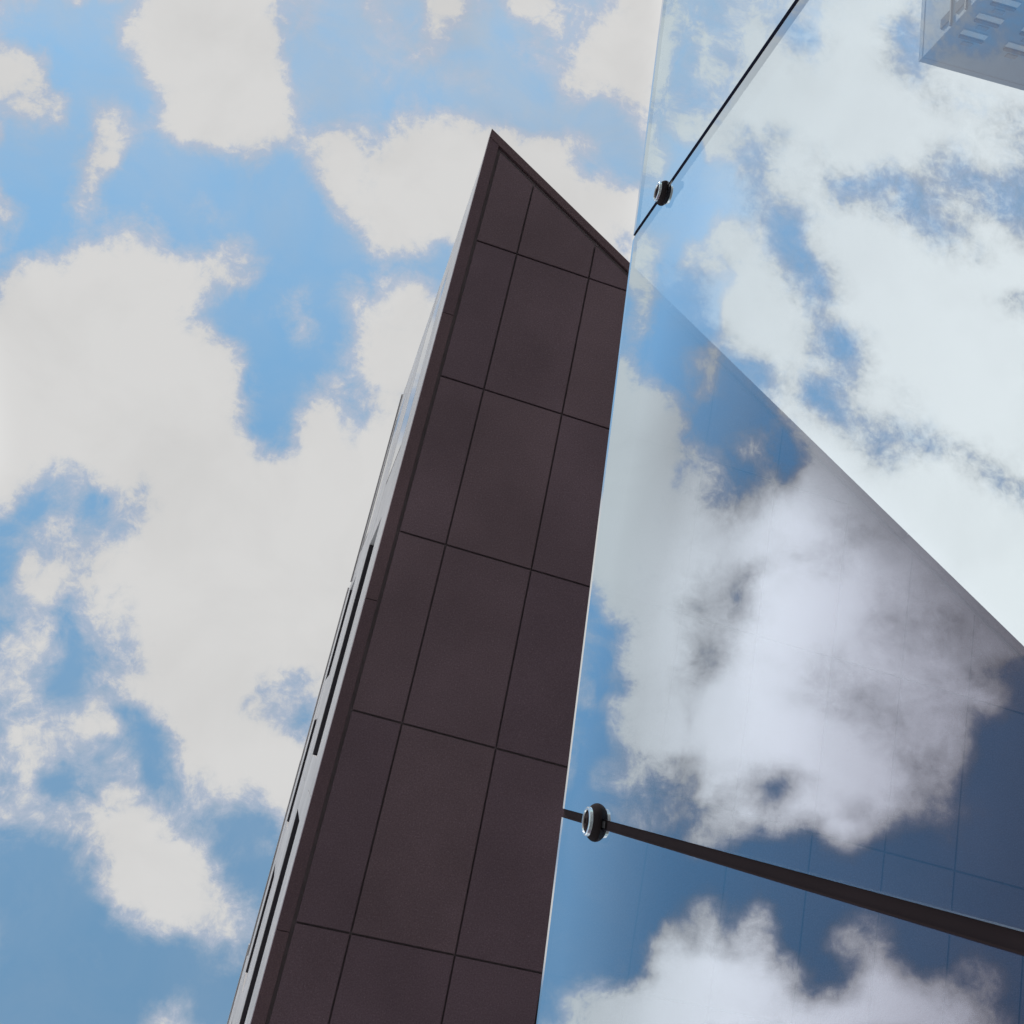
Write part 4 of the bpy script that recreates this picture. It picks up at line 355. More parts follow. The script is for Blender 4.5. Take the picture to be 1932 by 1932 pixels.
31, 30, 29, 26, 24, 21, 20, 22, 28, 28, 26, 24, 21, 18, 16, 13, 12, 15, 16, 13, 10, 11, 20, 30, 35, 35, 32, 27, 25, 25, 27, 22, 20, 20, 19, 17, 16, 16, 17, 17, 18, 19, 19, 19, 19, 18, 17, 16, 15, 15, 14, 14, 14, 14, 14, 15, 16, 16, 17, 18, 18, 19, 20, 20, 21, 21, 22, 22, 22, 22, 22, 21, 19, 18, 17, 16, 15, 15, 15, 15, 16, 16, 16, 17, 17, 19, 20, 21, 21, 22, 27, 25, 25, 27, 32, 35, 35, 30, 20, 11, 10, 13, 16, 15, 12, 13, 16, 18, 21, 24, 26, 28, 28, 22, 19, 15, 13, 11, 9, 8, 8,
31, 30, 29, 26, 24, 21, 20, 20, 23, 20, 17, 15, 12, 12, 12, 12, 13, 21, 23, 17, 18, 24, 30, 34, 35, 35, 32, 27, 25, 23, 22, 20, 18, 17, 16, 15, 15, 15, 16, 16, 17, 18, 19, 19, 19, 18, 17, 17, 16, 15, 15, 14, 14, 15, 15, 15, 16, 17, 17, 18, 18, 19, 20, 20, 21, 22, 22, 23, 23, 23, 22, 22, 21, 19, 18, 17, 16, 16, 16, 16, 16, 16, 17, 17, 17, 18, 19, 19, 20, 21, 23, 23, 25, 27, 32, 35, 35, 34, 30, 24, 18, 17, 23, 21, 13, 12, 12, 12, 12, 15, 17, 20, 23, 19, 17, 14, 12, 10, 9, 8, 7,
31, 30, 29, 27, 24, 21, 19, 17, 14, 12, 12, 12, 12, 12, 12, 14, 17, 22, 20, 19, 27, 35, 35, 35, 35, 30, 27, 24, 22, 20, 18, 17, 15, 14, 13, 13, 13, 13, 14, 16, 17, 18, 19, 19, 19, 18, 18, 17, 16, 16, 15, 15, 15, 15, 15, 16, 16, 17, 17, 18, 18, 19, 20, 21, 21, 22, 23, 24, 24, 24, 23, 23, 22, 21, 20, 19, 18, 17, 17, 17, 17, 17, 17, 17, 18, 18, 18, 19, 19, 20, 21, 22, 23, 25, 28, 30, 35, 35, 35, 35, 27, 19, 20, 22, 17, 14, 12, 12, 12, 12, 12, 12, 14, 16, 15, 13, 11, 9, 8, 8, 7,
31, 30, 29, 27, 24, 21, 19, 16, 12, 12, 12, 12, 12, 13, 21, 26, 28, 21, 17, 19, 27, 35, 30, 28, 26, 24, 22, 20, 19, 17, 16, 14, 13, 12, 11, 11, 11, 12, 14, 15, 16, 18, 19, 19, 19, 19, 18, 17, 17, 16, 15, 15, 15, 15, 15, 16, 16, 16, 17, 17, 18, 18, 19, 20, 22, 23, 24, 24, 25, 25, 24, 24, 23, 22, 21, 20, 19, 19, 19, 19, 19, 18, 18, 18, 18, 18, 18, 18, 19, 19, 20, 21, 22, 23, 24, 26, 28, 29, 30, 35, 27, 19, 17, 21, 28, 26, 21, 13, 12, 12, 12, 12, 12, 14, 13, 12, 10, 9, 8, 8, 8,
31, 31, 29, 27, 25, 22, 19, 16, 12, 12, 12, 12, 12, 16, 30, 34, 31, 22, 16, 20, 23, 24, 23, 22, 21, 20, 19, 18, 16, 15, 13, 12, 11, 10, 9, 9, 10, 11, 13, 15, 16, 18, 19, 19, 19, 19, 18, 18, 17, 16, 16, 15, 15, 15, 15, 15, 16, 16, 16, 17, 17, 18, 19, 20, 22, 23, 24, 25, 26, 26, 25, 25, 24, 23, 22, 22, 21, 21, 21, 20, 20, 19, 19, 18, 18, 18, 18, 18, 19, 19, 20, 21, 22, 22, 23, 23, 24, 25, 25, 26, 24, 20, 16, 22, 31, 34, 30, 16, 12, 12, 12, 12, 12, 13, 12, 10, 9, 8, 8, 8, 8,
31, 31, 29, 27, 25, 22, 19, 16, 14, 12, 12, 12, 12, 15, 30, 26, 24, 20, 19, 19, 19, 19, 19, 18, 18, 17, 16, 16, 15, 13, 12, 11, 9, 9, 8, 8, 9, 10, 12, 14, 16, 18, 19, 20, 20, 19, 19, 18, 17, 16, 16, 15, 15, 15, 15, 15, 15, 15, 16, 16, 16, 17, 18, 20, 22, 23, 25, 26, 26, 27, 26, 26, 25, 24, 24, 23, 23, 23, 22, 22, 21, 20, 20, 19, 18, 18, 18, 18, 19, 19, 20, 21, 22, 22, 22, 22, 22, 23, 23, 23, 22, 21, 21, 22, 25, 27, 30, 15, 12, 12, 12, 12, 12, 11, 10, 9, 8, 8, 8, 8, 8,
31, 31, 30, 28, 25, 23, 20, 17, 15, 12, 12, 12, 14, 17, 20, 20, 19, 18, 17, 16, 16, 16, 16, 16, 16, 16, 15, 15, 14, 12, 11, 10, 9, 8, 7, 7, 8, 10, 12, 14, 16, 18, 19, 20, 20, 20, 19, 18, 17, 16, 16, 15, 15, 15, 15, 15, 15, 15, 15, 15, 16, 17, 18, 20, 22, 23, 25, 26, 27, 27, 27, 27, 26, 25, 25, 24, 24, 24, 24, 23, 22, 21, 20, 19, 18, 18, 18, 18, 19, 20, 20, 21, 22, 23, 23, 22, 22, 22, 22, 22, 22, 22, 22, 22, 23, 22, 21, 17, 14, 12, 12, 12, 11, 10, 8, 8, 7, 8, 8, 9, 9,
32, 31, 30, 28, 26, 23, 20, 18, 16, 15, 14, 14, 15, 16, 16, 16, 16, 15, 15, 15, 15, 15, 15, 15, 15, 15, 15, 14, 13, 12, 10, 9, 8, 7, 7, 7, 8, 9, 11, 14, 16, 18, 19, 20, 20, 20, 19, 18, 17, 16, 16, 15, 15, 15, 15, 15, 15, 15, 15, 15, 15, 16, 18, 20, 22, 23, 25, 27, 27, 28, 27, 27, 27, 26, 25, 25, 25, 25, 24, 24, 23, 22, 20, 19, 18, 18, 18, 18, 19, 20, 21, 22, 22, 23, 23, 22, 22, 22, 22, 22, 22, 22, 22, 22, 22, 21, 19, 17, 15, 13, 12, 11, 9, 8, 7, 7, 7, 7, 8, 9, 9,
32, 31, 30, 28, 26, 23, 21, 19, 17, 16, 15, 15, 15, 15, 15, 14, 14, 14, 14, 14, 14, 14, 14, 14, 15, 15, 14, 14, 13, 12, 10, 9, 8, 7, 7, 7, 8, 9, 11, 14, 16, 18, 19, 20, 20, 20, 19, 18, 17, 16, 16, 15, 15, 15, 15, 15, 15, 15, 15, 15, 15, 16, 18, 19, 21, 24, 25, 27, 28, 28, 27, 27, 27, 26, 26, 25, 25, 25, 25, 24, 23, 22, 20, 19, 18, 18, 17, 18, 19, 20, 21, 22, 22, 23, 23, 22, 22, 22, 22, 22, 22, 22, 23, 23, 22, 21, 19, 16, 14, 12, 10, 9, 8, 6, 6, 6, 7, 7, 8, 9, 9,
31, 31, 29, 28, 25, 23, 21, 19, 17, 16, 16, 15, 15, 14, 14, 14, 14, 14, 13, 14, 14, 14, 14, 14, 14, 14, 14, 14, 13, 12, 10, 9, 8, 7, 7, 7, 8, 9, 11, 14, 16, 18, 19, 20, 20, 20, 19, 19, 18, 17, 16, 16, 16, 16, 15, 15, 15, 15, 15, 15, 15, 16, 18, 20, 22, 24, 25, 27, 27, 28, 27, 27, 27, 26, 26, 25, 25, 25, 25, 24, 23, 22, 21, 20, 19, 18, 18, 18, 19, 20, 21, 22, 23, 23, 23, 22, 22, 22, 22, 22, 22, 22, 22, 22, 21, 20, 18, 16, 14, 12, 10, 8, 7, 6, 6, 6, 7, 8, 8, 9, 9,
29, 29, 28, 27, 25, 23, 21, 19, 18, 17, 16, 16, 15, 15, 15, 15, 15, 15, 14, 14, 14, 14, 14, 14, 14, 14, 14, 13, 13, 11, 10, 9, 8, 7, 7, 7, 8, 9, 12, 14, 16, 18, 19, 20, 20, 20, 20, 19, 18, 18, 17, 17, 17, 17, 16, 16, 16, 15, 15, 15, 16, 17, 18, 20, 22, 23, 25, 26, 27, 27, 27, 27, 27, 26, 26, 26, 25, 25, 25, 25, 24, 23, 21, 20, 20, 19, 19, 19, 20, 21, 22, 22, 23, 23, 23, 23, 22, 22, 21, 21, 21, 21, 21, 21, 20, 19, 17, 16, 14, 12, 10, 9, 7, 7, 7, 7, 7, 8, 8, 9, 9,
27, 27, 26, 25, 24, 23, 21, 20, 19, 18, 17, 17, 16, 16, 16, 16, 16, 16, 16, 16, 16, 15, 15, 15, 14, 14, 14, 13, 12, 11, 10, 9, 8, 7, 7, 7, 8, 10, 12, 14, 16, 18, 20, 20, 21, 21, 20, 20, 19, 19, 19, 18, 18, 18, 18, 17, 17, 16, 16, 16, 16, 17, 18, 20, 22, 23, 25, 26, 27, 27, 27, 27, 26, 26, 26, 26, 26, 26, 26, 25, 24, 23, 22, 22, 21, 20, 20, 20, 21, 22, 22, 23, 23, 24, 23, 23, 22, 21, 21, 20, 20, 19, 19, 19, 19, 18, 17, 15, 14, 12, 11, 10, 9, 8, 8, 8, 8, 9, 9, 9, 9,
25, 25, 25, 24, 23, 22, 21, 20, 19, 19, 18, 18, 18, 18, 18, 18, 18, 18, 18, 18, 17, 17, 16, 15, 14, 14, 13, 13, 12, 11, 10, 9, 8, 7, 7, 7, 8, 10, 12, 14, 16, 18, 20, 21, 21, 21, 21, 21, 21, 20, 20, 20, 20, 20, 19, 19, 18, 17, 17, 17, 17, 17, 18, 20, 22, 23, 25, 26, 26, 26, 26, 26, 26, 26, 26, 26, 26, 26, 26, 26, 25, 24, 23, 23, 22, 22, 22, 22, 22, 23, 23, 23, 24, 24, 23, 23, 22, 21, 20, 19, 18, 17, 17, 17, 17, 16, 16, 15, 14, 13, 13, 12, 11, 11, 10, 10, 9, 9, 9, 9, 9,
23, 23, 23, 22, 22, 22, 21, 21, 20, 20, 19, 19, 19, 19, 20, 20, 20, 21, 20, 20, 19, 18, 17, 15, 14, 14, 13, 13, 12, 11, 10, 9, 8, 7, 7, 7, 8, 10, 12, 14, 17, 19, 20, 21, 21, 22, 22, 22, 22, 22, 22, 22, 22, 21, 21, 20, 19, 18, 18, 17, 17, 18, 19, 20, 21, 23, 24, 25, 26, 26, 26, 26, 26, 26, 26, 26, 26, 26, 26, 26, 26, 25, 24, 24, 23, 23, 23, 23, 23, 24, 24, 24, 24, 24, 24, 23, 22, 20, 19, 18, 16, 15, 15, 14, 14, 14, 15, 15, 15, 15, 14, 14, 13, 13, 12, 11, 11, 10, 10, 9, 9,
20, 20, 21, 21, 21, 21, 22, 21, 21, 21, 20, 20, 21, 21, 22, 22, 23, 23, 22, 22, 21, 19, 18, 16, 15, 14, 13, 13, 12, 11, 10, 9, 8, 7, 7, 7, 8, 10, 12, 15, 17, 19, 21, 21, 22, 22, 22, 23, 23, 23, 23, 23, 23, 23, 22, 21, 20, 19, 18, 18, 17, 18, 19, 20, 21, 22, 23, 24, 25, 25, 25, 25, 25, 25, 25, 25, 26, 26, 26, 26, 26, 26, 25, 25, 24, 24, 24, 24, 24, 24, 24, 24, 24, 24, 24, 23, 21, 20, 18, 16, 15, 13, 12, 12, 12, 13, 13, 14, 15, 16, 16, 16, 15, 15, 14, 13, 12, 11, 10, 10, 10,
19, 19, 19, 20, 20, 21, 22, 22, 22, 21, 21, 22, 22, 23, 23, 24, 24, 25, 24, 23, 22, 20, 18, 17, 15, 14, 13, 13, 12, 11, 10, 9, 8, 8, 7, 8, 9, 10, 13, 15, 17, 19, 21, 22, 22, 22, 23, 23, 24, 24, 24, 25, 25, 24, 23, 22, 21, 20, 18, 18, 17, 18, 18, 19, 20, 21, 22, 23, 24, 24, 24, 24, 24, 24, 25, 25, 25, 26, 26, 26, 26, 26, 26, 25, 25, 25, 25, 25, 25, 25, 25, 25, 24, 24, 23, 22, 21, 19, 17, 15, 13, 11, 10, 10, 10, 11, 12, 14, 15, 16, 17, 17, 17, 16, 15, 14, 13, 12, 11, 11, 10,
17, 18, 18, 19, 20, 21, 22, 22, 22, 22, 22, 22, 23, 24, 25, 25, 26, 26, 26, 25, 23, 21, 19, 17, 16, 14, 14, 13, 12, 11, 10, 9, 9, 8, 8, 8, 9, 11, 13, 15, 18, 20, 21, 22, 22, 23, 23, 24, 24, 25, 25, 25, 25, 25, 24, 22, 21, 20, 18, 18, 17, 17, 18, 18, 19, 20, 21, 22, 22, 22, 22, 23, 23, 23, 24, 24, 24, 25, 25, 26, 26, 26, 25, 25, 25, 25, 25, 25, 25, 25, 24, 24, 24, 23, 23, 22, 20, 18, 16, 14, 12, 10, 9, 8, 9, 10, 11, 13, 15, 16, 18, 18, 18, 18, 17, 15, 14, 13, 12, 11, 11,
17, 17, 18, 19, 20, 21, 22, 22, 23, 22, 23, 23, 24, 25, 26, 26, 27, 27, 27, 26, 24, 22, 20, 18, 16, 15, 14, 14, 13, 12, 11, 10, 9, 8, 8, 8, 9, 11, 13, 16, 18, 20, 21, 22, 22, 23, 23, 24, 25, 25, 25, 25, 25, 25, 24, 22, 21, 19, 18, 17, 16, 16, 17, 17, 18, 19, 20, 20, 21, 21, 21, 21, 21, 22, 22, 23, 23, 24, 24, 25, 25, 25, 25, 24, 24, 24, 24, 24, 24, 24, 24, 23, 23, 22, 22, 21, 19, 17, 15, 13, 11, 9, 8, 7, 8, 9, 11, 13, 14, 16, 17, 18, 18, 18, 17, 16, 15, 14, 13, 12, 12,
18, 18, 18, 19, 20, 21, 22, 22, 23, 23, 23, 23, 24, 25, 26, 26, 27, 27, 27, 26, 24, 23, 21, 19, 17, 16, 15, 14, 13, 12, 11, 10, 10, 9, 9, 9, 10, 12, 14, 16, 18, 20, 21, 22, 22, 23, 23, 24, 25, 25, 25, 26, 25, 25, 24, 22, 21, 19, 18, 16, 16, 15, 15, 16, 16, 17, 17, 18, 18, 18, 19, 19, 19, 20, 20, 21, 22, 22, 23, 23, 23, 23, 23, 23, 23, 23, 23, 23, 23, 23, 22, 22, 21, 21, 20, 19, 18, 16, 14, 12, 10, 8, 7, 7, 8, 9, 10, 12, 14, 15, 17, 18, 18, 18, 17, 16, 16, 15, 14, 13, 13,
19, 19, 19, 20, 21, 21, 22, 23, 23, 23, 23, 23, 24, 25, 25, 26, 26, 26, 26, 25, 24, 22, 21, 19, 18, 16, 16, 15, 14, 13, 12, 11, 10, 10, 9, 10, 11, 12, 14, 16, 18, 20, 21, 22, 22, 23, 23, 24, 25, 25, 25, 26, 25, 25, 24, 22, 21, 19, 17, 16, 15, 15, 14, 14, 15, 15, 15, 15, 15, 16, 16, 16, 17, 18, 18, 19, 20, 21, 22, 22, 22, 22, 22, 22, 21, 21, 21, 21, 21, 21, 20, 20, 19, 19, 18, 17, 16, 14, 13, 11, 9, 8, 7, 7, 8, 9, 10, 11, 13, 15, 16, 17, 17, 17, 17, 17, 16, 15, 15, 15, 14,
21, 21, 21, 21, 22, 22, 22, 23, 23, 23, 23, 23, 24, 24, 24, 25, 25, 25, 25, 24, 23, 22, 21, 19, 18, 17, 16, 15, 15, 14, 13, 12, 11, 11, 10, 11, 11, 13, 15, 17, 19, 20, 21, 22, 22, 23, 23, 24, 25, 25, 25, 26, 26, 25, 24, 22, 20, 19, 17, 16, 15, 14, 13, 13, 13, 13, 13, 12, 12, 13, 13, 13, 14, 15, 16, 18, 19, 19, 20, 20, 20, 20, 20, 20, 19, 19, 19, 19, 19, 18, 18, 17, 17, 16, 15, 14, 13, 12, 11, 10, 9, 8, 8, 8, 8, 9, 10, 11, 12, 14, 15, 16, 16, 16, 16, 16, 16, 16, 16, 15, 15,
22, 22, 22, 22, 22, 23, 23, 23, 23, 23, 23, 23, 23, 23, 23, 23, 23, 23, 23, 23, 22, 21, 20, 19, 18, 17, 17, 16, 15, 14, 13, 13, 12, 11, 11, 11, 12, 14, 15, 17, 19, 20, 21, 22, 22, 22, 23, 24, 24, 25, 25, 26, 26, 25, 24, 22, 20, 18, 17, 15, 14, 13, 12, 12, 11, 10, 10, 10, 10, 10, 10, 11, 12, 13, 14, 16, 17, 18, 19, 19, 19, 19, 18, 18, 17, 17, 17, 17, 17, 16, 16, 15, 14, 13, 13, 12, 11, 10, 10, 9, 9, 8, 8, 8, 8, 9, 10, 10, 11, 12, 13, 14, 15, 16, 16, 16, 16, 16, 16, 16, 16,
24, 24, 24, 24, 23, 23, 23, 23, 23, 23, 23, 23, 23, 23, 22, 22, 22, 22, 22, 22, 21, 21, 20, 19, 19, 18, 17, 16, 15, 15, 14, 13, 13, 12, 12, 12, 13, 14, 16, 17, 19, 20, 21, 21, 22, 22, 23, 24, 24, 25, 26, 26, 26, 25, 24, 22, 20, 18, 17, 15, 14, 13, 12, 11, 9, 9, 8, 7, 7, 7, 7, 8, 10, 11, 13, 14, 16, 17, 17, 18, 18, 17, 17, 16, 15, 15, 15, 15, 14, 14, 13, 13, 12, 11, 10, 9, 9, 9, 8, 8, 9, 9, 9, 9, 9, 9, 10, 10, 11, 12, 12, 13, 14, 15, 15, 16, 16, 17, 17, 17, 17,
26, 26, 25, 25, 24, 24, 23, 23, 23, 23, 23, 23, 22, 22, 21, 21, 21, 20, 20, 20, 20, 20, 20, 19, 19, 18, 17, 17, 16, 15, 14, 14, 13, 13, 13, 13, 14, 15, 16, 17, 19, 20, 21, 21, 21, 22, 23, 24, 24, 25, 26, 26, 26, 25, 24, 22, 20, 18, 16, 15, 13, 12, 11, 10, 8, 7, 6, 5, 5, 5, 5, 6, 8, 9, 11, 13, 14, 16, 16, 17, 16, 16, 15, 15, 14, 13, 13, 13, 13, 12, 11, 11, 10, 9, 8, 7, 7, 7, 7, 8, 8, 9, 9, 9, 9, 9, 10, 10, 10, 11, 11, 12, 13, 14, 15, 16, 16, 17, 17, 18, 18,
27, 27, 26, 26, 25, 24, 23, 23, 23, 23, 23, 22, 22, 21, 21, 20, 20, 19, 19, 19, 19, 19, 19, 19, 19, 18, 18, 17, 16, 15, 15, 14, 14, 13, 13, 13, 14, 15, 16, 17, 19, 20, 21, 21, 21, 22, 23, 23, 24, 25, 26, 26, 26, 25, 24, 22, 20, 18, 16, 15, 13, 12, 11, 9, 7, 6, 5, 4, 3, 3, 4, 5, 6, 8, 10, 12, 14, 15, 16, 16, 16, 15, 14, 14, 13, 12, 12, 12, 12, 11, 10, 9, 8, 7, 6, 6, 6, 6, 7, 8, 8, 9, 10, 10, 10, 10, 10, 10, 10, 10, 11, 11, 12, 13, 14, 15, 16, 17, 18, 18, 18,
27, 27, 27, 26, 25, 24, 23, 23, 23, 23, 23, 22, 22, 21, 20, 20, 19, 19, 19, 19, 19, 19, 19, 19, 19, 18, 18, 17, 16, 15, 15, 14, 14, 14, 13, 14, 14, 15, 16, 17, 19, 20, 21, 21, 21, 22, 23, 23, 24, 25, 26, 26, 26, 25, 24, 22, 20, 18, 16, 15, 13, 12, 10, 9, 7, 6, 4, 3, 2, 2, 3, 4, 6, 8, 10, 12, 13, 15, 16, 16, 15, 15, 14, 13, 12, 12, 12, 12, 11, 10, 10, 9, 8, 7, 6, 5, 5, 6, 6, 7, 8, 9, 10, 10, 10, 10, 10, 10, 10, 10, 10, 11, 12, 13, 14, 15, 16, 17, 18, 18, 18,
]
G = np.array(COVER, float).reshape(121, 121) / 35.0
U0, V0, DS = -0.84, -0.42, 0.014
def cover_at(u, v):
    fu, fv = (u - U0) / DS, (v - V0) / DS
    h, wd = G.shape
    fu_c = np.clip(fu, 0, wd - 1.001); fv_c = np.clip(fv, 0, h - 1.001)
    i = fu_c.astype(int); j = fv_c.astype(int); a = fu_c - i; b = fv_c - j
    a = a * a * (3 - 2 * a) * 0.5 + a * 0.5; b = b * b * (3 - 2 * b) * 0.5 + b * 0.5
    g = (G[j, i] * (1 - a) + G[j, i + 1] * a) * (1 - b) + (G[j + 1, i] * (1 - a) + G[j + 1, i + 1] * a) * b
    far = np.clip(np.hypot(fu - fu_c, fv - fv_c) * DS / 0.5, 0, 1)
    return g * (1 - far) + 0.5 * far
RINGS, SEGS, RAD = 168, 576, 4000.0
th = np.linspace(0.0, math.radians(90.6), RINGS + 1)[1:]
ph = np.arange(SEGS) * 2 * math.pi / SEGS
TH, PH = np.meshgrid(th, ph, indexing='ij')
P = np.stack([np.sin(TH) * np.cos(PH), np.sin(TH) * np.sin(PH), np.cos(TH)], -1).reshape(-1, 3)
P = np.vstack([[0, 0, 1.0], P])
zc = np.maximum(P[:, 2], 0.08)
Uv, Vv = P[:, 0] / zc, P[:, 1] / zc
cov = cover_at(Uv, Vv)
# a clear gap round the sun
ang = np.degrees(np.arccos(np.clip(P @ np.array(sdir), -1, 1)))
cov = cov * np.clip((ang - 3.0) / 9.0, 0, 1)
# cloud glow raised where the glass mirrors it, and less behind the glass
def ss(x, a, b):
    t = np.clip((x - a) / (b - a), 0, 1); return t * t * (3 - 2 * t)
bright = 0.462 + 0.30 * ss(-Uv, 0.24, 0.34) + 1.08 * ss(Uv - 0.07 * ss(Vv, 0.18, 0.42), 0.27, 0.50) * (1 - ss(Vv + 0.695 * Uv, 0.60, 0.75)) * (1 - ss(Uv, 0.9, 1.5))
# a thin sheet of high vapour lies over the upper part of the sky
haze = 0.18 + 0.48 * ss(Vv, 0.22, 0.85) * (1 - 0.15 * ss(Uv, 0.08, 0.34)) + 0.10 * ss(-Uv, 0.2, 0.5)
haze = np.clip(haze * (1 - 0.75 * ss(Uv - 0.10 * ss(Vv, 0.18, 0.42), 0.29, 0.40)), 0.03, 0.7)
verts = P * RAD
q = np.arange(RINGS - 1)[:, None] * SEGS + 1
s0 = np.arange(SEGS)[None, :]; s1 = (s0 + 1) % SEGS
quads = np.stack([q + s0, q + s1, q + SEGS + s1, q + SEGS + s0], -1).reshape(-1, 4)
faces = quads.tolist() + [[0, 1 + int(b), 1 + int(a)] for a, b in zip(range(SEGS), [(k + 1) % SEGS for k in range(SEGS)])]
me = bpy.data.meshes.new('sky')
me.from_pydata(verts.tolist(), [], faces)
at = me.attributes.new('cloud_cover', 'FLOAT', 'POINT'); at.data.foreach_set('value', cov.astype(np.float32))
at = me.attributes.new('cloud_light', 'FLOAT', 'POINT'); at.data.foreach_set('value', bright.astype(np.float32))
at = me.attributes.new('thin_veil', 'FLOAT', 'POINT'); at.data.foreach_set('value', haze.astype(np.float32))
m, N, L, out = mat('sky_with_clouds')
geo = N.new('ShaderNodeNewGeometry')
sep = N.new('ShaderNodeSeparateXYZ'); L.new(geo.outputs['Position'], sep.inputs[0])
zz = mathn(N, L, 'MAXIMUM', sep.outputs['Z'], 0.08 * RAD)
comb = N.new('ShaderNodeCombineXYZ')
L.new(mathn(N, L, 'DIVIDE', sep.outputs['X'], zz), comb.inputs[0]); L.new(mathn(N, L, 'DIVIDE', sep.outputs['Y'], zz), comb.inputs[1])
def noise(scale, detail, rough, dist=0.0, vec=None):
    n = N.new('ShaderNodeTexNoise'); n.noise_dimensions = '3D'
    n.inputs['Scale'].default_value = scale; n.inputs['Detail'].default_value = detail
    n.inputs['Roughness'].default_value = rough; n.inputs['Distortion'].default_value = dist
    L.new(vec or comb.outputs[0], n.inputs['Vector'])
    return n.outputs[0]
n1 = noise(19.0, 12.0, 0.66, 0.45)
n2 = noise(70.0, 8.0, 0.70, 0.4)
ac = N.new('ShaderNodeAttribute'); ac.attribute_name = 'cloud_cover'
al = N.new('ShaderNodeAttribute'); al.attribute_name = 'cloud_light'
cvr = ac.outputs['Fac']
# noise eats into the half-covered zones most
edge = mathn(N, L, 'MULTIPLY', cvr, mathn(N, L, 'SUBTRACT', 1.0, cvr))
amp0 = mathn(N, L, 'MULTIPLY_ADD', edge, 4.6); N[-1].inputs[2].default_value = 0.30
# the big bright banks are softer inside than the torn fair-weather pieces
soft = N.new('ShaderNodeMapRange'); soft.inputs['From Min'].default_value = 0.62; soft.inputs['From Max'].default_value = 1.0
soft.inputs['To Min'].default_value = 1.0; soft.inputs['To Max'].default_value = 0.42
L.new(al.outputs['Fac'], soft.inputs['Value'])
amp = mathn(N, L, 'MULTIPLY', amp0, soft.outputs[0])
nn = mathn(N, L, 'ADD', mathn(N, L, 'SUBTRACT', n1, 0.5), mathn(N, L, 'MULTIPLY', mathn(N, L, 'SUBTRACT', n2, 0.5), 0.75))
dens = mathn(N, L, 'ADD', cvr, mathn(N, L, 'MULTIPLY', nn, amp))
mr = N.new('ShaderNodeMapRange'); mr.interpolation_type = 'SMOOTHSTEP'
mr.inputs['From Min'].default_value = 0.02
# the brightened banks are deep: they close over sooner and carry their modelling as soft grey shade
bank = N.new('ShaderNodeMapRange'); bank.inputs['From Min'].default_value = 0.56; bank.inputs['From Max'].default_value = 0.95
L.new(al.outputs['Fac'], bank.inputs['Value'])
fm = mathn(N, L, 'MULTIPLY_ADD', bank.outputs[0], -0.30); N[-1].inputs[2].default_value = 0.87
L.new(fm, mr.inputs['From Max'])
L.new(dens, mr.inputs['Value'])
av = N.new('ShaderNodeAttribute'); av.attribute_name = 'thin_veil'
vn = N.new('ShaderNodeMapRange'); vn.inputs['From Min'].default_value = 0.3; vn.inputs['From Max'].default_value = 0.7
vn.inputs['To Min'].default_value = 0.62; vn.inputs['To Max'].default_value = 1.22
L.new(noise(9.0, 7.0, 0.6, 0.6), vn.inputs['Value'])
veil = mathn(N, L, 'MULTIPLY', av.outputs['Fac'], vn.outputs[0], clamp=True)
# thin skirts of vapour round every cloud
sk = N.new('ShaderNodeMapRange'); sk.interpolation_type = 'SMOOTHSTEP'
sk.inputs['From Min'].default_value = 0.04; sk.inputs['From Max'].default_value = 0.62
sk.inputs['To Min'].default_value = 0.0; sk.inputs['To Max'].default_value = 0.62
L.new(mathn(N, L, 'ADD', cvr, mathn(N, L, 'MULTIPLY', mathn(N, L, 'SUBTRACT', n1, 0.5), 0.9)), sk.inputs['Value'])
thin = mathn(N, L, 'MULTIPLY', mathn(N, L, 'SUBTRACT', 1.0, veil), mathn(N, L, 'SUBTRACT', 1.0, sk.outputs[0]))
one = mathn(N, L, 'SUBTRACT', 1.0, mathn(N, L, 'MULTIPLY', mathn(N, L, 'SUBTRACT', 1.0, mr.outputs[0]), thin))
em = N.new('ShaderNodeEmission')
# thin cloud is cooler and a touch darker than the thick white
cc = N.new('ShaderNodeValToRGB')
cc.color_ramp.elements[0].position = 0.0; cc.color_ramp.elements[0].color = (0.84, 0.89, 0.96, 1)
cc.color_ramp.elements[1].position = 0.85; cc.color_ramp.elements[1].color = (1.0, 0.995, 0.985, 1)
e = cc.color_ramp.elements.new(0.45); e.color = (0.80, 0.85, 0.98, 1)
L.new(mr.outputs[0], cc.inputs[0]); L.new(cc.outputs[0], em.inputs['Color'])
# slow grey modelling inside the clouds
n3 = noise(7.0, 5.0, 0.55, 0.3)
sh = N.new('ShaderNodeMapRange'); sh.inputs['From Min'].default_value = 0.32; sh.inputs['From Max'].default_value = 0.55
sh.inputs['To Min'].default_value = 0.93; sh.inputs['To Max'].default_value = 1.0
L.new(n3, sh.inputs['Value'])
lit = mathn(N, L, 'MULTIPLY_ADD', mr.outputs[0], mathn(N, L, 'SUBTRACT', al.outputs['Fac'], 0.40)); N[-1].inputs[2].default_value = 0.40
deep = N.new('ShaderNodeMapRange'); deep.interpolation_type = 'SMOOTHSTEP'
deep.inputs['From Min'].default_value = 0.40; deep.inputs['From Max'].default_value = 0.98
deep.inputs['To Min'].default_value = 0.44; deep.inputs['To Max'].default_value = 0.0
L.new(dens, deep.inputs['Value'])
shade = mathn(N, L, 'SUBTRACT', 1.0, mathn(N, L, 'MULTIPLY', deep.outputs[0], bank.outputs[0]))
L.new(mathn(N, L, 'MULTIPLY', mathn(N, L, 'MULTIPLY', lit, sh.outputs[0]), shade), em.inputs['Strength'])
tr = N.new('ShaderNodeBsdfTransparent')
mx = N.new('ShaderNodeMixShader')
L.new(one, mx.inputs[0]); L.new(tr.outputs[0], mx.inputs[1]); L.new(em.outputs[0], mx.inputs[2])
L.new(mx.outputs[0], out.inputs[0])
me.materials.append(m)
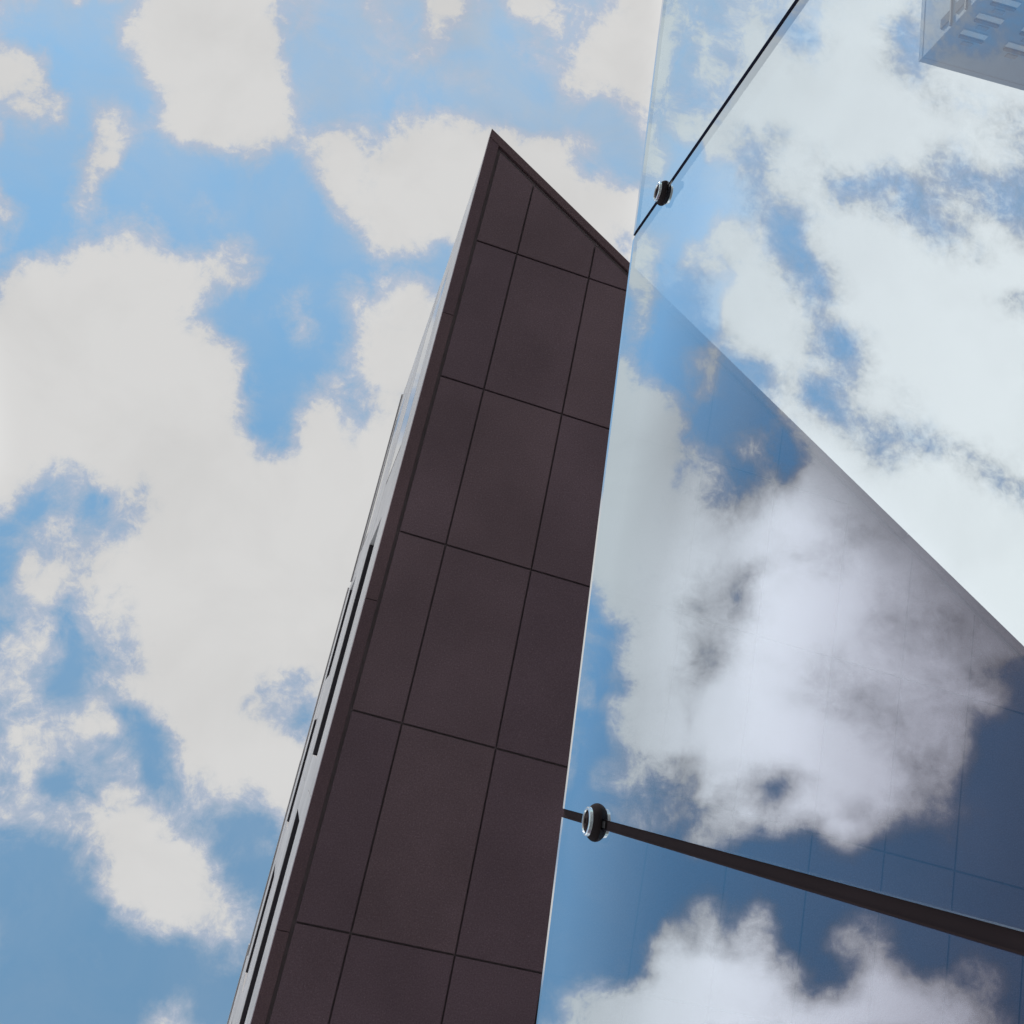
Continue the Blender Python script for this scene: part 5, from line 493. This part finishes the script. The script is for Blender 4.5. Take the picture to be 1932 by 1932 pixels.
me.polygons.foreach_set('use_smooth', [True] * len(me.polygons))
sky = bpy.data.objects.new('sky', me); C.objects.link(sky)
tag(sky, 'blue daytime sky full of broken white cumulus clouds', kind='structure')

# ---------------------------------------------------------------- ground
ring = [(3900 * math.cos(a * math.pi / 32), 3900 * math.sin(a * math.pi / 32)) for a in range(64)]
o = mesh_obj('ground', [(x, y, 0.0) for x, y in ring], [list(range(64))], M_paving)
tag(o, 'grey stone paving of the square', kind='structure')

# ---------------------------------------------------------------- granite building: overhanging soffit and facade above
HS = CAM_Z + 12.0
bld = empty('stone_building', (-6.0, -4.0, 0.0))
tag(bld, 'dark brown granite building with sharp overhanging corner and ribbon windows, left of the glass', 'building')
A = (-1.139, 7.780)                       # the sharp corner of the overhang
e1 = Vector((0.0915, -1.0)).normalized()  # along the left facade
e2 = Vector((-1.0, -0.695)).normalized()  # along the slanting front edge
n1_ = Vector((e1.y * -1, e1.x))           # outward of the left edge (+x side)
n2_ = Vector((e2.y, -e2.x))               # outward of the slanting edge
if n2_.y < 0: n2_ = -n2_
def edge_c(n, off): return n.x * A[0] + n.y * A[1] - off
def outline(off1, off2):
    p = [(-22.0, -15.0), (4.0, -15.0), (4.0, 12.0), (-22.0, 12.0)]
    p = clip(p, n1_.x, n1_.y, edge_c(n1_, off1))
    p = clip(p, n2_.x, n2_.y, edge_c(n2_, off2))
    return clean(p)
TRIM1, TRIM2, GR1, GR2 = 0.140, 0.100, 0.040, 0.055
# dark backing that shows in the joints and in the deep shadow groove
V, F = prism(outline(0.02, 0.02), HS + 0.055, HS + 0.30)
mesh_obj('soffit_backing', V, F, M_groove, bld)
# edge trims
def strip(n, off0, off1, t0, t1, e, other_n, other_off):
    p = [(-22.0, -15.0), (4.0, -15.0), (4.0, 12.0), (-22.0, 12.0)]
    p = clip(p, n.x, n.y, edge_c(n, off0)); p = clip(p, -n.x, -n.y, -edge_c(n, off1))
    p = clip(p, other_n.x, other_n.y, edge_c(other_n, other_off))
    p = clip(p, -e.x, -e.y, -(e.x * A[0] + e.y * A[1] + t0)); p = clip(p, e.x, e.y, e.x * A[0] + e.y * A[1] + t1)
    return clean(p)
for k in range(7):
    p = strip(n1_, 0.0, TRIM1, -1 + k * 3.6 + (0.004 if k else 0), -1 + (k + 1) * 3.6 - 0.004, e1, n2_, TRIM2 + 0.0)
    if len(p) > 2:
        V, F = prism(p, HS - 0.002, HS + 0.24); mesh_obj('edge_trim', V, F, M_trim, bld)
for k in range(7):
    p = strip(n2_, 0.0, TRIM2 - 0.003, -1 + k * 4.2 + (0.004 if k else 0), -1 + (k + 1) * 4.2 - 0.004, e2, n1_, 0.0)
    if len(p) > 2:
        V, F = prism(p, HS - 0.010, HS + 0.23); mesh_obj('edge_trim', V, F, M_trim, bld)
# granite soffit slabs, about 1 x 2 m
cols = [(-1.184, -0.0833), (-2.288, -0.0593)] + [(c, -0.045) for c in (-3.26, -4.22, -5.20, -6.21, -7.15, -8.09, -9.08, -10.06, -11.05, -12.03, -13.0, -14.0, -15.0, -16.0, -17.0, -18.0, -19.0, -20.0, -21.0)]
rows = [(8.40, 0.112), (6.354, 0.112), (4.502, 0.112), (2.526, 0.112), (0.431, 0.112), (-1.848, 0.087), (-4.15, 0.087), (-6.5, 0.087), (-8.85, 0.087), (-11.2, 0.087), (-13.6, 0.087), (-16.0, 0.087), (-18.0, 0.087)]
inner = outline(TRIM1 + GR1, TRIM2 + GR2)
GAP = 0.0095
rng = random.Random(3)
for ci in range(-1, len(cols) - 1):
    for ri in range(len(rows) - 1):
        p = inner
        if ci >= 0:
            c0, k0 = cols[ci]; p = clip(p, 1, -k0, c0 - GAP)
        c1, k1 = cols[ci + 1]; p = clip(p, -1, k1, -(c1 + GAP))
        r0, s0_ = rows[ri]; p = clip(p, -s0_, 1, r0 - GAP)
        r1, s1_ = rows[ri + 1]; p = clip(p, s1_, -1, -(r1 + GAP))
        p = clean(p)
        if len(p) < 3 or area(p) < 0.02: continue
        dz = rng.uniform(-0.0025, 0.0025)
        V, F = prism(p, HS + dz, HS + 0.04 + dz)
        # shallow arris on the lower edge
        q_ = inset(p, 0.006)
        if len(q_) == len(p): V, F = prism(p, HS + dz, HS + 0.04 + dz, 0.006)
        mesh_obj('soffit_panel', V, F, M_soffit, bld)

# facade above the left edge: pale granite bands with two rows of deep windows
# local frame: s along e1 from the corner, z up, depth d inwards
def fp(s, z, d): 
    v = Vector(A) + e1 * s - n1_ * (d + 0.004)
    return (v.x, v.y, z + CAM_Z)
def fbox(s0, s1, z0, z1, d0, d1):
    V = [fp(s, z, d) for z in (z0, z1) for d in (d0, d1) for s in (s0, s1)]
    F = [[0, 1, 3, 2], [4, 6, 7, 5], [0, 4, 5, 1], [2, 3, 7, 6], [0, 2, 6, 4], [1, 5, 7, 3]]
    return V, F
S_END = 23.0
low_w = [(0.95, 3.75), (4.75, 8.05), (8.85, 12.25), (13.15, 16.4), (17.2, 20.5)]
up_w = [(1.0, 3.95), (4.75, 6.65), (7.45, 9.45), (10.25, 12.25), (13.1, 15.1), (15.9, 17.9), (18.7, 20.7)]
ZL, ZU, ZT = (14.15, 16.55), (19.75, 21.95), 24.0
DW = 0.34
def band(z0, z1, joints):
    for a, b in zip(joints[:-1], joints[1:]):
        V, F = fbox(a + 0.004, b - 0.004, z0, z1, 0, DW)
        mesh_obj('facade_panel', V, F, M_facade, bld)
S0 = 0.16
band(12.245, ZL[0], [S0, 4.3, 8.45, 12.7, 16.8, S_END])
band(ZL[1], ZU[0], [S0, 4.3, 8.45, 12.7, 16.8, S_END])
# parapet, its coping stepping up slightly along the building
for a, b, zt in ((S0, 2.2, 22.5), (2.2, 4.5, 22.45), (4.5, 8.3, 23.4), (8.3, 12.3, 23.7), (12.3, S_END, 24.9)):
    V, F = fbox(a + 0.003, b - 0.003, ZU[1], zt, 0, DW); mesh_obj('parapet_panel', V, F, M_facade, bld)
    V, F = fbox(a + 0.003, b - 0.003, zt, zt + 0.12, -0.03, DW + 0.03); mesh_obj('coping', V, F, M_facade, bld)
def piers(wins, z, depths):
    xs = [S0] + [x for ab in wins for x in ab] + [S_END]
    for a, b in zip(xs[0::2], xs[1::2]):
        V, F = fbox(a, b, z[0] + 0.002, z[1] - 0.002, 0.002, DW - 0.002); mesh_obj('facade_pier', V, F, M_facade, bld)
    for (a, b), dp in zip(wins, depths):
        fr = [fbox(a, b, z[1] - 0.05, z[1] - 0.002, 0.006, dp), fbox(a, b, z[0] + 0.002, z[0] + 0.04, dp * 0.6, dp),  # head piece lines the reveal: the shade there is put into its dark colour
              fbox(a, a + 0.05, z[0] + 0.04, z[1] - 0.05, dp * 0.6, dp), fbox(b - 0.05, b, z[0] + 0.04, z[1] - 0.05, dp * 0.6, dp)]
        V, F = joined(fr)
        wf = mesh_obj('window', V, F, M_frame, bld)
        V, F = fbox(a + 0.05, b - 0.05, z[0] + 0.04, z[1] - 0.05, dp - 0.03, dp - 0.005)
        pane = mesh_obj('pane', V, F, M_window, wf)
piers(low_w, ZL, [0.03, 0.30, 0.30, 0.30, 0.30]); piers(up_w, ZU, [0.03, 0.08, 0.09, 0.10, 0.10, 0.10, 0.10])
# body of the building behind the cladding and above the soffit
poly = outline(DW + 0.03, 0.25)
V, F = prism(poly, HS + 0.31, CAM_Z + 22.3); mesh_obj('building_core', V, F, M_soffit, bld)
# wall of the slanting side above its trim
V, F = prism(clean(strip(n2_, 0.0, 0.22, 0.0, 30.0, e2, n1_, DW + 0.02)), HS + 0.235, CAM_Z + 22.3); mesh_obj('side_wall', V, F, M_trim, bld)
# lower storeys standing back on the far side, out of view from under the corner
V, F = box(-21.0, 0.4, -14.8, -9.0, 0.0, HS + 0.03); mesh_obj('lower_wall', V, F, M_soffit, bld)

# ---------------------------------------------------------------- glass screen beside the camera
GT = CAM_Z + 3.2; GX = -0.8378; TH_G = 0.020
scr = empty('glass_screen', (GX, 0.0, 0.0))
tag(scr, 'tall frameless screen of clear blue reflective glass panes held by round steel discs', 'glass screen')
joints_y = [-2.021, -0.1123, 1.7970, 3.706]
HG = 0.0128
BV = 0.030
def pane_mesh(y0, y1):
    x0, x1 = 0.0, -TH_G
    z0, z1 = 0.02, GT
    tl = 0.0026
    V = [(GX + x0, y0, z0), (GX + x0, y1, z0), (GX + x0, y1, z1 - BV), (GX + x0, y0, z1 - BV),
         (GX + x0 - tl, y0, z1), (GX + x0 - tl, y1, z1),
         (GX + x1, y0, z0), (GX + x1, y1, z0), (GX + x1, y1, z1), (GX + x1, y0, z1)]
    F = [[0, 1, 2, 3], [3, 2, 5, 4], [4, 5, 8, 9], [6, 9, 8, 7], [0, 3, 4, 9, 6], [1, 7, 8, 5, 2], [0, 6, 7, 1]]
    return V, F, [0, 3, 2, 1, 2, 2, 2]
HGS = [HG, HG, 0.0100, HG]      # the second joint is tighter
for k in range(3):
    a, b = joints_y[k], joints_y[k + 1]
    V, F, fm = pane_mesh(a + HGS[k], b - HGS[k + 1])
    mesh_obj('glass_pane', V, F, [M_glass, M_glass_back, M_glass_edge, M_bevel], scr, fm)
# dark silicone in the open joints between panes
for y, hg in zip(joints_y[1:-1], HGS[1:-1]):
    V, F = box(GX - TH_G + 0.002, GX - 0.007, y - hg + 0.0002, y + hg - 0.0002, 0.03, GT - 0.003)
    mesh_obj('joint_seal', V, F, M_seal, scr)
# floor channel
V, F = box(GX - 0.05, GX + 0.03, joints_y[0], joints_y[-1], 0.0, 0.019); mesh_obj('floor_channel', V, F, M_metal, scr)

def lathe(profile, n=48):
    """profile (r, h) revolved about +X"""
    V, F = [], []
    for r, h in profile:
        for k in range(n):
            a = 2 * math.pi * k / n; V.append((h, r * math.cos(a), r * math.sin(a)))
    for i in range(len(profile) - 1):
        for k in range(n):
            j = (k + 1) % n
            F.append([i * n + k, (i + 1) * n + k, (i + 1) * n + j, i * n + j])
    return V, F
def shift(V, d): return [(x + d[0], y + d[1], z + d[2]) for x, y, z in V]
for y, R, zc_ in ((joints_y[1], 0.050, CAM_Z + 2.826), (joints_y[2], 0.039, CAM_Z + 2.888)):
    c = (GX, y, zc_)
    # dark barrel standing off the glass, polished lip, slightly sunk dark face with a hex socket screw; rear disc and bolt beyond
    H = 0.62 * R
    prof = [(R * math.cos(t), H * math.sin(t)) for t in [i * math.radians(4) for i in range(11)]]      # rounded shoulder
    V, F = lathe(prof, 64)
    disc = mesh_obj('clamp_disc', shift(V, c), F, M_barrel, scr, smooth=True)
    r1, h1 = prof[-1]
    V, F = lathe([(r1, h1), (r1 - 0.02 * R, h1 + 0.16 * R), (r1 - 0.06 * R, h1 + 0.19 * R), (r1 - 0.15 * R, h1 + 0.19 * R), (r1 - 0.18 * R, h1 + 0.13 * R)], 64)
    mesh_obj('disc_lip', shift(V, c), F, M_metal, disc)
    V, F = lathe([(r1 - 0.17 * R, h1 + 0.12 * R), (R * 0.28, h1 + 0.15 * R), (R * 0.26, h1 + 0.20 * R), (R * 0.18, h1 + 0.21 * R), (R * 0.13, h1 + 0.14 * R), (0.0, h1 + 0.13 * R)], 64)
    mesh_obj('disc_face', shift(V, c), F, M_seal, disc)
    V, F = lathe([(0.0, -TH_G - 0.012), (R, -TH_G - 0.011), (R, -TH_G - 0.001), (0.0, -TH_G - 0.0005)])
    mesh_obj('rear_disc', shift(V, c), F, M_black, scr)
    V, F = box(GX - TH_G - 0.02, GX - 0.002, y - 0.009, y + 0.009, zc_ - 0.075, zc_ + 0.03)
    mesh_obj('clamp_bolt', V, F, M_black, scr)

# ---------------------------------------------------------------- tower beyond the glass
tw = empty('far_tower', (-70.5, 105.5, 0.0))
tag(tw, 'pale high-rise office tower with dark window bands seen through the glass at top right', 'building')
X0, Y0, X1, Y1, ZR = -70.5, 105.5, -106.0, 141.0, 120.0 + CAM_Z
V, F = box(X1, X0, Y0, Y1, 0.0, ZR); mesh_obj('tower_wall', V, F, M_far_wall, tw)
V, F = box(X1 - .06, X0 + .06, Y0 - .06, Y1 + .06, ZR + 0.002, ZR + 0.9); mesh_obj('roof_parapet', V, F, M_far_wall, tw)
first = {}
def piece(name, key, V, F, m, loc, parent):
    if key not in first: 
        me = bpy.data.meshes.new(name); me.from_pydata(V, [], F); me.materials.append(m); first[key] = me
    o = bpy.data.objects.new(name, first[key]); link(o, parent)
    o.location = Vector(loc) - tw.location if parent is tw else (0, 0, 0)
    return o
for fl in range(11):
    zt = ZR - 5.79 - 3.42 * fl
    for b in range(5):
        xa = X0 - 1.95 - 6.9 * b - 3.55
        # front: dark sill band proud of the wall, pale panel below it, small dark opening above
        V, F = box(0, 3.55, -0.25, 0.02, -0.22, 0.22); piece('window_ledge', 'ledge', V, F, M_far_dark, (xa, Y0, zt), tw)
        V, F = box(0, 3.75, -0.12, 0.02, -1.35, -0.45); piece('spandrel', 'span', V, F, M_far_light, (xa, Y0, zt), tw)
        V, F = box(0, 1.6, -0.10, 0.02, 0.75, 1.45); piece('window', 'win', V, F, M_window, (xa + 0.85, Y0, zt), tw)
    for b in range(4):
        ya = Y0 + 1.3 + 8.0 * b
        V, F = box(-0.02, 0.2, 0, 1.5, -1.0, 1.0); piece('window', 'winx', V, F, M_window, (X0, ya, zt + 0.3), tw)
        V, F = box(-0.02, 0.30, 0, 4.2, -0.15, 0.15); piece('window_ledge', 'ledgex', V, F, M_far_dark, (X0, ya - 1.2, zt - 1.1), tw)
